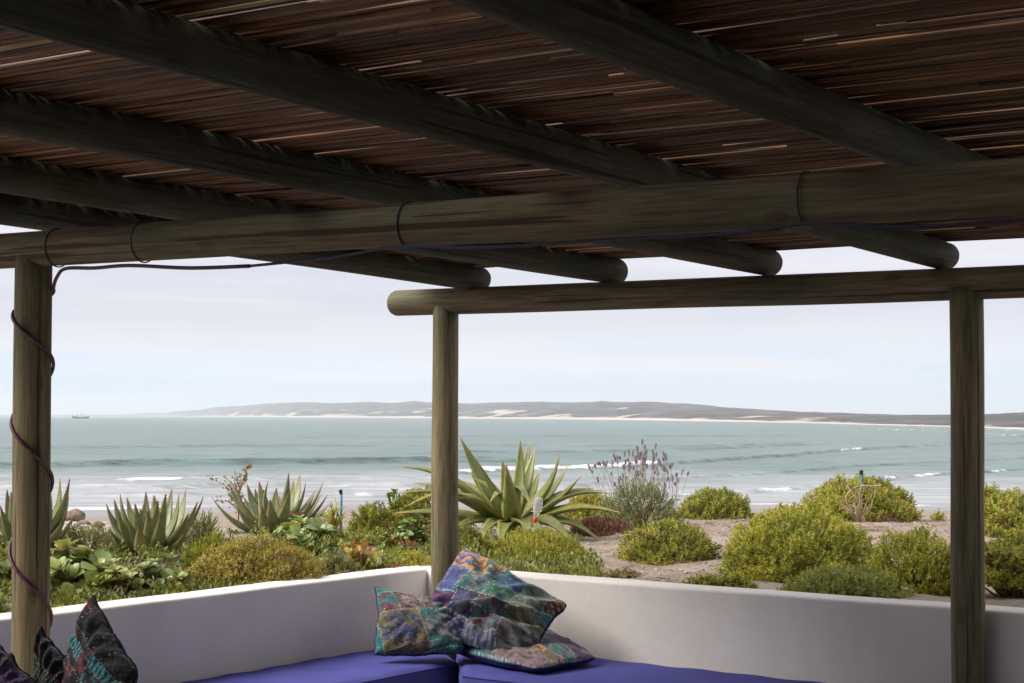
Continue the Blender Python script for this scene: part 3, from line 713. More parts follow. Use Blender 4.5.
# ------------------------------------------------------------------ benches with blue seat cushions
M_BLUE = plain('blue_canvas', (0.072, 0.073, 0.275), 0.85, 0.15, 0.06, 5)
nt = M_BLUE.node_tree
SEAT = EYE - 1.12
c0 = CI
def wl(t, o=0.0): return c0 + LD * t + LN * o
def wr(t, o=0.0): return c0 + RD * t + RN * o
SEAM = Vector((-0.234, 8.33, 0))
def prism(poly, z0, z1, name, mat, bev=0.02, seg=4, sub=0.06, puff=0.0):
    bm = bmesh.new()
    vs_ = [bm.verts.new((p.x, p.y, z0)) for p in poly]
    f = bm.faces.new(vs_); f.normal_update()
    if f.normal.z > 0: f.normal_flip()
    r = bmesh.ops.extrude_face_region(bm, geom=[f])
    for v in r['geom']:
        if isinstance(v, bmesh.types.BMVert): v.co.z = z1
    bmesh.ops.recalc_face_normals(bm, faces=bm.faces)
    bmesh.ops.bevel(bm, geom=list(bm.edges), offset=bev, segments=seg, affect='EDGES', profile=0.6)
    me = bpy.data.meshes.new(name); bm.to_mesh(me); bm.free()
    for p in me.polygons: p.use_smooth = True
    o = bpy.data.objects.new(name, me); C.objects.link(o); me.materials.append(mat)
    return o
def seat_cushion(poly, label):
    """a seat pad: top surface as a fine grid in the polygon's own four corners, sewn edge, slightly domed"""
    a, b_, c, d_ = [Vector((p.x, p.y, 0)) for p in poly]      # a-b back (wall), d-c front
    n1, n2 = 120, 26
    mb = MB(); th = 0.10
    def P(u, v, z): 
        q = (a * (1 - u) + b_ * u) * (1 - v) + (d_ * (1 - u) + c * u) * v
        return (q.x, q.y, z)
    us = np.linspace(0, 1, n1); vs__ = np.linspace(0, 1, n2)
    lu = (b_ - a).length; lv = (d_ - a).length
    def top(u, v):
        e = min(u * lu, (1 - u) * lu, v * lv, (1 - v) * lv)
        dome = 1 - math.exp(-e / 0.012)
        wr_ = 0.0024 * math.sin(u * lu * 21 + 3 * math.sin(v * 4 + u * 3)) * math.exp(-v * lv / 0.3) + 0.0010 * math.sin(u * lu * 9 + v * 5)
        return SEAT - 0.004 + 0.013 * dome + wr_ * dome
    V = [P(u, v, top(u, v)) for v in vs__ for u in us]
    mb.add(V, grid_faces(n2, n1)[:, ::-1])
    # sides
    ring = [(u, 0) for u in us] + [(1, v) for v in vs__[1:]] + [(u, 1) for u in us[::-1][1:]] + [(0, v) for v in vs__[::-1][1:-1]]
    ctr = P(.5, .5, 0)
    Vs = []
    for zf in (0.0, 0.25, 0.5, 0.75, 1.0):
        for (u, v) in ring:
            x, y, z1 = P(u, v, top(u, v)); z0 = SEAT - th
            bul = 0.010 * math.sin(math.pi * zf)
            dx, dy = x - ctr[0], y - ctr[1]; q = math.hypot(dx, dy)
            Vs.append((x + dx / q * bul, y + dy / q * bul, z1 + (z0 - z1) * zf))
    mb.add(Vs, grid_faces(5, len(ring), True))
    o = mb.build('seat_cushion', M_BLUE)
    # piping along the top edge
    tag(o, label, 'cushion', 'blue seat cushions on the corner bench')
    pm = MB(); pm.tube([Vector(P(u, v, top(u, v) - 0.001)) for (u, v) in ring] + [Vector(P(0, 0, top(0, 0)))], 0.0045, 6, False)
    pp = pm.build('piping', M_BLUE); pp.parent = o
    return o
lw = SEAM - c0; wL = lw.dot(LN)          # width of the left cushion
rw = Vector((-0.213, 7.944, 0)) - c0; wR = rw.dot(RN)
seat_cushion([wl(0.03, 0.012), wl(4.3, 0.012), wl(4.3, wL), SEAM + Vector((-0.012, 0, 0))], 'long blue seat cushion running along the left wall')
fr = Vector((-0.213, 7.944, 0))
seat_cushion([wr(0.20, 0.012), wr(4.4, 0.012), wr(4.4, wR), fr + Vector((0.0, 0, 0))][0:4], 'wide blue seat cushion running along the right wall')
M_BENCH = M_PLASTER
bp = [wl(0.012, 0.012) + RN * 0, wl(4.4, 0.012), wl(4.4, wL - .03), SEAM + Vector((-.06, -.02, 0)), fr + Vector((0.05, 0.02, 0)) , wr(4.5, wR - .03), wr(4.5, 0.012)]
o = prism(bp, 0.0, SEAT - 0.102, 'corner_bench', M_BENCH, 0.012, 2)
tag(o, 'plastered built in corner bench under the blue cushions', 'bench')

# ------------------------------------------------------------------ patchwork pillows
M_PATCH = vcol_mat('patchwork_cotton', 0.85, 0.5, 260, 0.15, 0.2)
M_NAVY = plain('dark_blue_backing', (0.022, 0.026, 0.085), 0.85, 0.15, 0.12, 15)
M_BLACK = plain('black_backing', (0.012, 0.012, 0.015), 0.8, 0.2, 0.12, 15)
PAL = dict(teal=(.025, .12, .125), navy=(.022, .035, .13), blue=(.045, .085, .26), purple=(.06, .055, .17), maroon=(.17, .018, .04), olive=(.125, .095, .035), orange=(.50, .19, .025),
           grey=(.15, .195, .16), pink=(.21, .135, .14), green=(.03, .15, .09), dark=(.03, .035, .05), brown=(.085, .06, .045), sage=(.12, .17, .12), cyan=(.02, .27, .33), white=(.6, .58, .52), black=(.012, .012, .016), red=(.3, .025, .02))
def paint(N_, patches, seed, stitch=(.34, .34, .30), base='teal', rot=0.0, warp=0.02):
    """vertex colours of a patchwork: patches = (u0, v0, u1, v1, colour a, colour b, motif)"""
    u, v = np.meshgrid(np.linspace(0, 1, N_), np.linspace(0, 1, N_))
    uu = u + warp * (fbm(u * 4, v * 4, seed) * 2); vv = v + warp * (fbm(u * 4 + 9, v * 4, seed + 5) * 2)
    if rot:
        c_, s_ = math.cos(rot), math.sin(rot); uu, vv = (uu - .5) * c_ - (vv - .5) * s_ + .5, (uu - .5) * s_ + (vv - .5) * c_ + .5
    col = np.empty((N_, N_, 3)); col[:] = PAL[base]
    seam = np.zeros((N_, N_))
    for k, (u0, v0, u1, v1, a, b_, mo) in enumerate(patches):
        inside = (uu >= u0) & (uu < u1) & (vv >= v0) & (vv < v1)
        a = np.array(PAL[a]); b_ = np.array(PAL[b_])
        if mo == 'su': f = (np.sin(uu * 125 + k) > 0.1) * 0.9
        elif mo == 'sv': f = (np.sin(vv * 125 + k) > 0.1) * 0.9
        elif mo == 'dot': f = ((np.sin(uu * 90) * np.sin(vv * 90)) > 0.35) * 1.0
        elif mo == 'flor': f = sstep(0.02, 0.10, fbm(uu * 21, vv * 21, seed + k)) 
        elif mo == 'ring':
            q = np.hypot(uu - (u0 + u1) / 2, (vv - (v0 + v1) / 2)); f = sstep(.2, .6, np.sin(q * 75)) * (q < 0.48 * min(u1 - u0, v1 - v0))
        elif mo == 'bloss':
            q = np.hypot(uu - (u0 + u1) / 2, (vv - (v0 + v1) / 2)) / (0.5 * min(u1 - u0, v1 - v0)); f = (q < 0.95) * sstep(-.06, .06, fbm(uu * 30, vv * 30, seed + k))
        elif mo == 'zig': f = (np.sin(vv * 90 + 3.0 * np.abs(((uu * 14) % 2) - 1)) > 0) * 0.9
        elif mo == 'chk': f = ((np.sin(uu * 60) > 0) ^ (np.sin(vv * 60) > 0)) * 0.8
        else: f = np.zeros_like(uu)
        f = np.asarray(f, float)[..., None]
        cc = (a * (1 - f) + b_ * f)
        g_ = cc.mean(-1, keepdims=True); cc = (g_ + (cc - g_) * .82) * .85
        cc = cc * (0.72 + 0.9 * vnoise(uu * 46, vv * 46, seed + 3 + k))[..., None]
        col[inside] = cc[inside]
        dd = np.minimum.reduce([np.abs(uu - u0), np.abs(uu - u1), np.abs(vv - v0), np.abs(vv - v1)])
        grow = (uu > u0 - .01) & (uu < u1 + .01) & (vv > v0 - .01) & (vv < v1 + .01)
        seam = np.maximum(seam, (dd < 0.0055) & grow)
    dash = (np.sin((uu + vv) * 170) > -0.45) & (np.sin((uu - vv) * 170) > -0.75)
    k = (seam > 0) & dash
    col[k] = np.array(stitch) * (0.7 + 0.6 * rng.random((int(k.sum()), 1)))
    sq = (rng.random((N_, N_)) < 0.004); col[sq] = (.6, .6, .58)
    return np.concatenate([col, np.ones((N_, N_, 1))], -1)
def pillow(name, corners, thick, seed, colr, label, back, group, pinch=0.10, wr_amp=0.010, sag=(0, 0, 0), fold=None, N_=110):
    """corners = u0v0, u1v0, u1v1, u0v1 in world space; the patchwork face looks at the camera"""
    c00, c10, c11, c01 = [np.array(c, float) for c in corners]
    u, v = np.meshgrid(np.linspace(0, 1, N_), np.linspace(0, 1, N_))
    # edges bow inwards between the corners, more in the middle
    us = 0.5 + (u - .5) * (1 - pinch * (1 - (2 * v - 1) ** 2)); vs_ = 0.5 + (v - .5) * (1 - pinch * (1 - (2 * u - 1) ** 2))
    qc = 0.026 * (np.abs(2 * u - 1) * np.abs(2 * v - 1)) ** 5
    us = .5 + (us - .5) * (1 - 2 * qc); vs_ = .5 + (vs_ - .5) * (1 - 2 * qc)
    P = (c00 * ((1 - us) * (1 - vs_))[..., None] + c10 * (us * (1 - vs_))[..., None] + c11 * (us * vs_)[..., None] + c01 * ((1 - us) * vs_)[..., None])
    d1 = (c10 - c00) / np.linalg.norm(c10 - c00); d2 = (c01 - c00) / np.linalg.norm(c01 - c00)
    wob_ = np.clip(1.6 * np.maximum(np.abs(u - .5), np.abs(v - .5)) * 2 - .6, 0, 1)
    P = P + d1 * (fbm(u * 4.5 + 3, v * 4.5, seed + 60) * .045 * wob_)[..., None] + d2 * (fbm(u * 4.5, v * 4.5 + 8, seed + 70) * .045 * wob_)[..., None]
    n = np.cross(c10 - c00, c01 - c00); n /= np.linalg.norm(n)
    ctr = (c00 + c10 + c11 + c01) / 4
    if np.dot(n, np.array([0, 0, EYE]) - ctr) < 0: n = -n
    prof = np.clip(16 * u * (1 - u) * v * (1 - v), 0, 1) ** 0.42
    edge = np.clip(np.minimum(np.minimum(u, 1 - u), np.minimum(v, 1 - v)) / 0.10, 0, 1)
    wr1 = fbm(u * 5, v * 5, seed, 4) * wr_amp * 2.2 + wr_amp * 0.55 * np.sin((u * 1.0 + v * .6) * 26 + 6 * fbm(u * 3, v * 3, seed + 2)) * (1 - edge * 0.6)
    ang = np.arctan2(v - .5, u - .5); rad = np.hypot(u - .5, v - .5)
    wr2 = wr_amp * 0.8 * np.sin(ang * 15 + seed) * sstep(.18, .5, rad) * edge
    f = thick * 0.5 * prof + (wr1 + wr2) * np.minimum(1, edge * 1.2)
    if fold is not None: f = f + fold(u, v) * edge
    bk = thick * 0.5 * prof + fbm(u * 4, v * 4, seed + 40) * wr_amp * edge
    root = thing(name, label, 'pillow', tuple(ctr), group)
    G = grid_faces(N_, N_)
    droop = np.array(sag) * (np.clip(4 * u * (1 - u), 0, 1) * np.clip(4 * v * (1 - v), 0, 1))[..., None]
    F = (P + n * f[..., None] + droop).reshape(-1, 3)
    mb = MB()
    flip = np.dot(np.cross(c10 - c00, c01 - c00), n) > 0
    mb.add(F, G if flip else G[:, ::-1], colr.reshape(-1, 4)); under(root, mb, 'front_cover', M_PATCH)
    B = (P - n * (bk[..., None] + 0.0005) + droop).reshape(-1, 3)
    mb = MB(); mb.add(B, G[:, ::-1] if flip else G); 
    under(root, mb, 'back_cover', back)
    ring = np.concatenate([(P + droop)[0, :], (P + droop)[1:, -1], (P + droop)[-1, -2::-1], (P + droop)[-2:0:-1, 0]])
    mb = MB(); mb.tube([Vector(p) for p in ring[::2]] + [Vector(ring[0])], 0.0042, 6, False); under(root, mb, 'seam_piping', back)
    return root
GP = 'patchwork pillows on the corner bench'
# big one standing on a corner against post and wall
tT, tR, tB, tL = at(464, 546, 8.62), at(570, 605, 8.30), at(526, 662, 8.08), at(402, 632, 8.36)
big = [(0, 0, .24, .24, 'blue', 'orange', 'zig'), (.22, 0, .46, .26, 'teal', 'orange', 'flor'), (.46, 0, .70, .30, 'teal', 'blue', 'flor'), (.70, 0, .92, .42, 'grey', 'sage', 'flor'), (.92, 0, 1, .3, 'brown', 'orange', 'dot'),
       (0, .24, .22, .56, 'blue', 'purple', 'su'), (.22, .26, .46, .50, 'teal', 'pink', 'bloss'), (.46, .30, .70, .50, 'green', 'grey', 'flor'), (0, .56, .25, .8, 'navy', 'maroon', 'sv'), (0, .8, .3, 1, 'teal', 'dark', 'zig'),
       (.25, .50, .46, .78, 'dark', 'purple', 'flor'), (.46, .50, .72, .66, 'teal', 'maroon', 'su'), (.72, .42, 1, .66, 'grey', 'olive', 'flor'), (.46, .66, .74, .86, 'teal', 'maroon', 'chk'), (.74, .66, 1, 1, 'teal', 'maroon', 'sv'), (.3, .78, .46, 1, 'navy', 'pink', 'dot'), (.46, .86, .74, 1, 'purple', 'grey', 'su')]
def bigfold(u, v):
    d1 = (u - v * 0.55 - 0.30); d2 = (u * .5 + v - 0.98); d3 = (u + v - 1.25)
    return -0.042 * np.exp(-(d2 / .045) ** 2) * sstep(.2, .5, u) + 0.036 * np.exp(-((d2 + .10) / .05) ** 2) * sstep(.2, .6, u) - 0.014 * np.exp(-(d3 / .03) ** 2) * sstep(.3, .6, u) + 0.018 * np.exp(-(d1 / .06) ** 2)
pillow('pillow', (tT, tR, tB, tL), 0.25, 11, paint(110, big, 11, base='teal'), 'large patchwork pillow standing on its corner against the middle post', M_NAVY, GP, 0.075, 0.024, fold=bigfold)
# left one leaning on the left wall
lay = [(0, 0, .30, .32, 'teal', 'maroon', 'flor'), (.30, 0, .72, .34, 'brown', 'pink', 'bloss'), (.72, 0, 1, .4, 'teal', 'navy', 'zig'), (0, .32, .50, .86, 'olive', 'navy', 'bloss'), (.50, .34, .96, .88, 'teal', 'pink', 'bloss'), (0, .86, .5, 1, 'brown', 'olive', 'dot'), (.5, .88, 1, 1, 'teal', 'dark', 'dot')]
pillow('pillow', (at(374, 586, 8.40), at(464, 604, 8.42), at(464, 655, 8.20), at(374, 656, 8.24)), 0.19, 23, paint(110, lay, 23, base='teal', rot=0.25), 'teal and olive patchwork pillow leaning on the left wall in the corner', M_NAVY, GP, 0.08, 0.008)
# flat one on the seat, under the big one
flt = [(0, 0, .28, .5, 'teal', 'green', 'flor'), (0, .5, .28, 1, 'pink', 'brown', 'flor'), (.28, .5, .46, 1, 'olive', 'orange', 'flor'), (.28, 0, .46, .5, 'sage', 'teal', 'su'), (.46, .5, .70, 1, 'teal', 'pink', 'flor'), (.46, 0, .7, .5, 'blue', 'grey', 'flor'), (.70, .4, .92, 1, 'navy', 'maroon', 'su'), (.70, 0, .92, .4, 'blue', 'sage', 'sv'), (.92, 0, 1, 1, 'dark', 'teal', 'dot')]
zs = SEAT + 0.012
def onseat(px, py, z):
    Y_ = (EYE - z) / ((py - HOR) / FPX); return at(px, py, Y_)
pillow('pillow', (at(462, 634, 8.42), at(560, 628, 8.55), onseat(597, 660, SEAT + .03), onseat(522, 672, SEAT + .03))[0:4] if False else (onseat(443, 649, SEAT + .05), onseat(550, 630, SEAT + .09), onseat(599, 659, SEAT + .035), onseat(535, 670, SEAT + .03)), 0.12, 37, paint(110, flt, 37, base='teal'), 'patchwork pillow lying flat on the blue cushion beneath the large pillow', M_NAVY, GP, 0.05, 0.008)
# the three dark ones by the left post
dk = [(0, 0, .16, .12, 'maroon', 'black', 'flor'), (.16, 0, 1, .22, 'black', 'dark', 'dot'), (0, .12, .16, .3, 'black', 'dark', 'dot'), (0, .3, .42, .42, 'cyan', 'black', 'su'), (.16, .22, .6, .3, 'black', 'brown', 'flor'), (.42, .3, .6, .5, 'black', 'maroon', 'flor'), (.6, .22, 1, .34, 'cyan', 'black', 'su'), (.6, .34, 1, .5, 'black', 'teal', 'flor'), (0, .42, .42, .55, 'black', 'maroon', 'flor'), (0, .5, .6, .72, 'black', 'maroon', 'bloss'), (.6, .5, 1, .72, 'cyan', 'navy', 'sv'), (0, .72, .5, 1, 'sage', 'maroon', 'flor'), (.5, .72, 1, 1, 'navy', 'pink', 'dot')]
G2 = 'dark patchwork pillows by the left post'
pillow('pillow', (at(92, 594, 5.92), at(140, 672, 5.62), at(96, 765, 5.50), at(52, 712, 5.74)), 0.17, 51, paint(110, dk, 51, base='black', stitch=(.2, .2, .18)), 'black edged patchwork pillow with turquoise stripes standing beside the left post', M_BLACK, G2, 0.07, 0.010)
pillow('pillow', (at(39, 626, 5.82), at(74, 668, 5.72), at(66, 765, 5.60), at(33, 730, 5.68)), 0.14, 63, paint(110, [(0, 0, 1, .25, 'black', 'dark', 'flor'), (0, .25, 1, .8, 'black', 'grey', 'dot'), (0, .8, 1, 1, 'black', 'teal', 'flor')], 63, base='black', stitch=(.2, .2, .18)), 'black pillow with grey embroidery leaning on the foot of the left post', M_BLACK, G2, 0.07, 0.010)
pillow('pillow', (at(-6, 636, 5.72), at(40, 684, 5.62), at(10, 765, 5.5), at(-50, 720, 5.6)), 0.15, 77, paint(110, [(0, 0, .5, .5, 'black', 'navy', 'flor'), (.5, 0, 1, .5, 'navy', 'maroon', 'dot'), (0, .5, 1, 1, 'dark', 'red', 'flor')], 77, base='black', stitch=(.2, .2, .18)), 'dark navy and red pillow cut by the left edge in front of the post', M_BLACK, G2, 0.07, 0.010)

# the side seat these stand on, below the frame
o = prism([wl(1.9, wL + .02), wl(4.4, wL + .02), wl(4.4, wL + 1.0), wl(2.3, wL + 1.0)], 0.0, SEAT - 0.10, 'side_seat', M_PLASTER, 0.012, 2)
tag(o, 'plastered side seat carrying the dark pillows by the left post', 'bench')

# ------------------------------------------------------------------ plants
def leaf_batch(P, D, U, ln, wd, fold=0.25, droop=0.0):
    """one four-point folded leaf per row: base P, direction D, up U"""
    D = D / np.linalg.norm(D, axis=1, keepdims=True)
    S = np.cross(D, U); S /= np.linalg.norm(S, axis=1, keepdims=True) + 1e-9
    Nn = np.cross(S, D)
    ln = np.asarray(ln)[:, None]; wd = np.asarray(wd)[:, None]
    b_ = P; m1 = P + D * ln * 0.5 + S * wd * 0.5 + Nn * wd * fold; m2 = P + D * ln * 0.5 - S * wd * 0.5 + Nn * wd * fold
    t_ = P + D * ln - Nn * ln * droop
    V = np.stack([b_, m1, t_, m2], 1).reshape(-1, 3)
    n = len(P); i = np.arange(n)[:, None] * 4
    return V, np.hstack([i, i + 1, i + 2, i + 3])
def oval_batch(P, D, U, ln, wd, cup=0.2):
    """rounded eight-point leaf with a midrib"""
    D = D / np.linalg.norm(D, axis=1, keepdims=True)
    S = np.cross(D, U); S /= np.linalg.norm(S, axis=1, keepdims=True) + 1e-9
    Nn = np.cross(S, D); ln = np.asarray(ln)[:, None]; wd = np.asarray(wd)[:, None]
    prof = [(0.0, 0.06, 0), (0.3, 0.36, .5), (0.65, 0.5, 1), (0.9, 0.3, .8)]
    pts = []
    for t, w, c in prof:
        mid = P + D * ln * t - Nn * ln * 0.10 * t * t * 1.2
        pts += [mid - S * wd * w + Nn * wd * cup * c * .5, mid, mid + S * wd * w + Nn * wd * cup * c * .5]
    pts.append(P + D * ln * 1.02 - Nn * ln * 0.14)
    V = np.stack(pts, 1).reshape(-1, 3); n = len(P); k = len(pts)
    F = []
    base = np.arange(n) * k
    for r in range(3):
        for c in range(2):
            a = r * 3 + c; F.append(np.stack([base + a, base + a + 1, base + a + 4, base + a + 3], 1))
    F = np.vstack(F)
    T = np.vstack([np.stack([base + 9, base + 10, base + 12], 1), np.stack([base + 10, base + 11, base + 12], 1)])
    return V, F, T, k
def rand_dirs(n, zmin=-1.0):
    z = rng.uniform(zmin, 1, n); a = rng.uniform(0, 2 * np.pi, n); q = np.sqrt(1 - z * z)
    return np.stack([q * np.cos(a), q * np.sin(a), z], 1)
def lump(dirs, seed, amp):
    a = np.arctan2(dirs[:, 1], dirs[:, 0]); e = dirs[:, 2]
    return 1 + amp * (np.sin(a * 3 + seed) * np.cos(e * 3 + seed * 2) + 0.7 * np.sin(a * 5 + seed * 3 + e * 6) + 0.5 * np.sin(a * 8 - e * 9 + seed)) * 0.5
def bush(px, Y, w, h, label, mat, seed, dens=1.0, leaf=0.026, lw=0.42, group='rounded bushes behind the garden wall', name='bush', depth=None, bare=0.0, spiky=0.35, cat='bush', sink=0.03, lumpamp=0.09, per=9, flowers=0, stem_mat=None, tone=0.5):
    global rng
    rng = np.random.default_rng(seed)
    leaf *= .8 if spiky < 1 else 1
    p = at(px, 415, Y); z0 = gz(p.x, p.y) - sink
    root = thing(name, label, cat, (p.x, p.y, z0), group)
    rx, ry_, rz = w / 2, (depth or w) / 2, h + sink
    nsh = int(1150 * dens * (rx * ry_ + rx * rz) / 0.16 * (0.026 / leaf) ** 1.4)
    d = rand_dirs(nsh, -0.15 + bare * 0.6)
    lump_ = 0.09 * np.sin(d[:, 0] * 9 + seed * 1.7) * np.sin(d[:, 1] * 8 + seed) * np.cos(d[:, 2] * 7 + seed * .6)
    shell = lump_ + np.where(rng.random(nsh) < 0.70, rng.uniform(0.90, 1.0, nsh), rng.uniform(0.5, 0.9, nsh))
    rad = shell * lump(d, seed, lumpamp) * (1 + np.abs(rng.normal(0, 0.015, nsh)))
    tip = d * rad[:, None] * np.array([rx, ry_, rz])
    tip[:, 2] = np.maximum(tip[:, 2], 0.02 + bare * rz * rng.random(nsh))
    axis = d * np.array([1 / rx, 1 / ry_, 1 / rz]) ; axis /= np.linalg.norm(axis, axis=1, keepdims=True)
    axis = axis + np.array([0, 0, 0.55]) + rng.normal(0, .25, (nsh, 3)); axis /= np.linalg.norm(axis, axis=1, keepdims=True)
    ctone = np.clip(rng.normal(tone, .22, nsh) + 0.22 * np.sin(d[:, 0] * 5 + seed) * np.cos(d[:, 1] * 4 + d[:, 2] * 6), 0, 1)
    P = np.repeat(tip, per, 0); Ax = np.repeat(axis, per, 0); n = len(P)
    t_ = np.tile(np.linspace(0, 1, per), nsh)
    sidev = np.cross(Ax, rng.normal(0, 1, (n, 3))); sidev /= np.linalg.norm(sidev, axis=1, keepdims=True)
    base = P + Ax * ((t_ - .85) * leaf * 1.8)[:, None]
    D = Ax * (spiky + t_[:, None] * 0.9) + sidev
    ln = leaf * rng.uniform(.7, 1.25, n) * (1.1 - .35 * t_); wdt = ln * lw * 1.2 * rng.uniform(.8, 1.2, n)
    V, F = leaf_batch(base, D, Ax + rng.normal(0, .2, (n, 3)), ln, wdt, 0.22, 0.1)
    tn = np.clip(np.repeat(ctone, per) + rng.normal(0, .10, n), 0, 1)
    col = np.zeros((len(V), 4)); col[:, 0] = np.repeat(tn, 4); col[:, 3] = 1
    mb = MB(); mb.add(V, F, col); f = mb.build('foliage', mat, root, False)
    # woody stems from the foot to some of the shoots
    sm = MB(); ns = int(min(nsh, 90 + 200 * bare))
    idx = rng.choice(nsh, ns, replace=False)
    for i in idx:
        e = Vector(tip[i]) * .93; s0 = Vector((e.x * .22 + rng.normal(0, .02), e.y * .22 + rng.normal(0, .02), 0.0))
        mid = s0.lerp(e, .55) + Vector((rng.normal(0, .02), rng.normal(0, .02), rng.normal(0.0, .02)))
        sm.tube([s0, mid, e], [.006, .004, .0022], 4, False)
    sm.build('stems', stem_mat or M_STEM, root)
    if flowers:
        k = rng.choice(nsh, flowers); pf = tip[k] * 1.04
        q = 5; P = np.repeat(pf, q, 0); n = len(P); ang = np.tile(np.arange(q) * 2 * np.pi / q, flowers)
        D = np.stack([np.cos(ang), np.sin(ang), np.full(n, .35)], 1)
        V, F = leaf_batch(P, D, np.tile([0, 0, 1.0], (n, 1)), np.full(n, .011), np.full(n, .009))
        fm = MB(); cc = np.zeros((len(V), 4)); cc[:, 0] = .6; cc[:, 3] = 1; fm.add(V, F, cc); fm.build('blossoms', M_PETAL, root, False)
    return root

bush(667, 10.0, .56, .205, 'round yellow green bush on the bare sand left of the big one', M_BUSH, 101, leaf=.024)
bush(714, 13.3, .56, .215, 'small yellow green bush on the dune edge against the surf', M_BUSH, 102, leaf=.028, bare=.15)
bush(797, 9.35, .80, .315, 'largest bright green bush spreading behind the right wall', M_BUSH2, 103, leaf=.024, dens=1.15, lumpamp=.10, tone=.66, depth=.98)
bush(857, 13.0, .86, .29, 'domed golden green bush with the dry twigs and pole in front', M_BUSH, 104, leaf=.028, tone=.62, bare=.25)
bush(915, 8.5, .50, .265, 'bushy green shrub crowding the wall left of the right post', M_BUSH2, 105, leaf=.022, depth=.6, tone=.66, bare=.1)
bush(1022, 8.1, .56, .26, 'shrub with bare brown stems behind the right post', M_BUSH, 106, leaf=.022, bare=.85, depth=.6, tone=.5, dens=.9)
bush(1017, 11.6, .55, .265, 'tall yellow green shrub at the right edge behind the stemmy one', M_BUSH, 107, leaf=.027, tone=.6, bare=.15)
bush(990, 12.3, .24, .26, 'small fresh green shrub beside the right post', M_BUSH2, 108, leaf=.027)
bush(938, 13.4, .16, .14, 'sparse little sprig on the sand left of the right post', M_BUSH, 109, dens=.5, leaf=.03)
bush(845, 8.25, .62, .125, 'low soft green mat with tiny white flowers along the right wall', M_MAT, 110, leaf=.020, depth=.5, flowers=45, sink=.02, tone=.85)
bush(716, 8.75, .36, .07, 'low fresh green tuft creeping behind the right wall', M_BUSH2, 111, leaf=.024, depth=.2, sink=.01)
bush(538, 10.2, .56, .165, 'low lumpy lime green bush below the giant aloe', M_BUSH2, 112, leaf=.020, lw=.3, tone=.72, spiky=.9)
bush(458, 10.3, .42, .17, 'dark green bush right behind the middle post', M_BUSH2, 113, leaf=.022, tone=.25)
bush(413, 9.4, .28, .125, 'lime green cushion plant left of the middle post', M_BUSH2, 114, leaf=.018, lw=.3, tone=.75, spiky=.9)
bush(257, 8.72, .70, .24, 'broad olive brown bush beyond the left wall', M_OLIVE, 115, leaf=.0155, dens=1.1, depth=.55, lumpamp=.04, tone=.66, lw=.5)
bush(204, 10.4, .24, .21, 'feathery green tuft right of the front aloe', M_GREY, 116, leaf=.04, lw=.14, spiky=2.0, tone=.6)
bush(374, 11.2, .36, .25, 'upright green shrub behind the golden succulent', M_BUSH2, 117, leaf=.03, lw=.3, spiky=1.4, tone=.4)
bush(425, 12.2, .52, .27, 'dark rounded shrub under the left leaves of the giant aloe', M_BUSH2, 118, leaf=.028, tone=.3)
bush(338, 9.05, .26, .12, 'grey green ground plant between olive bush and golden succulent', M_GREY, 119, leaf=.018, lw=.3, spiky=1.2, depth=.2)
bush(90, 9.9, .50, .20, 'fine leaved green plant behind the big glossy leaves', M_GREY, 120, leaf=.03, lw=.2, spiky=1.5, tone=.6)
bush(590, 13.2, .42, .20, 'yellowish bush half hidden behind the giant aloe', M_BUSH, 121, leaf=.028, tone=.7)
bush(5, 9.4, .5, .16, 'low green plant at the left edge below the aloe', M_BUSH2, 122, leaf=.026, tone=.3)
bush(600, 12.0, .42, .09, 'low rust brown creeping plant right of the giant aloe', M_RUST, 123, leaf=.02, lw=.3, spiky=1.0, lumpamp=.1, name='ground_plant', cat='plant')
bush(885, 12.6, .30, .035, 'flat rusty creeper on sand below the domed bush', M_RUST, 124, leaf=.018, lw=.3, spiky=1.0, lumpamp=.25, name='ground_plant', cat='plant', dens=.5)
bush(622, 9.3, .20, .03, 'tiny grey tuft on the sand by the wall', M_GREY, 125, leaf=.018, lw=.3, dens=.5, sink=.01)

bush(1180, 9.6, .70, .28, 'wide green bush beyond the right end of the wall', M_BUSH2, 131, leaf=.025, tone=.6)
bush(1290, 12.2, .80, .30, 'golden bush on the dune edge past the right post', M_BUSH, 132, leaf=.028, tone=.6)
bush(1420, 9.0, .60, .22, 'low green shrub beside the far end of the right wall', M_BUSH2, 133, leaf=.025, tone=.5)

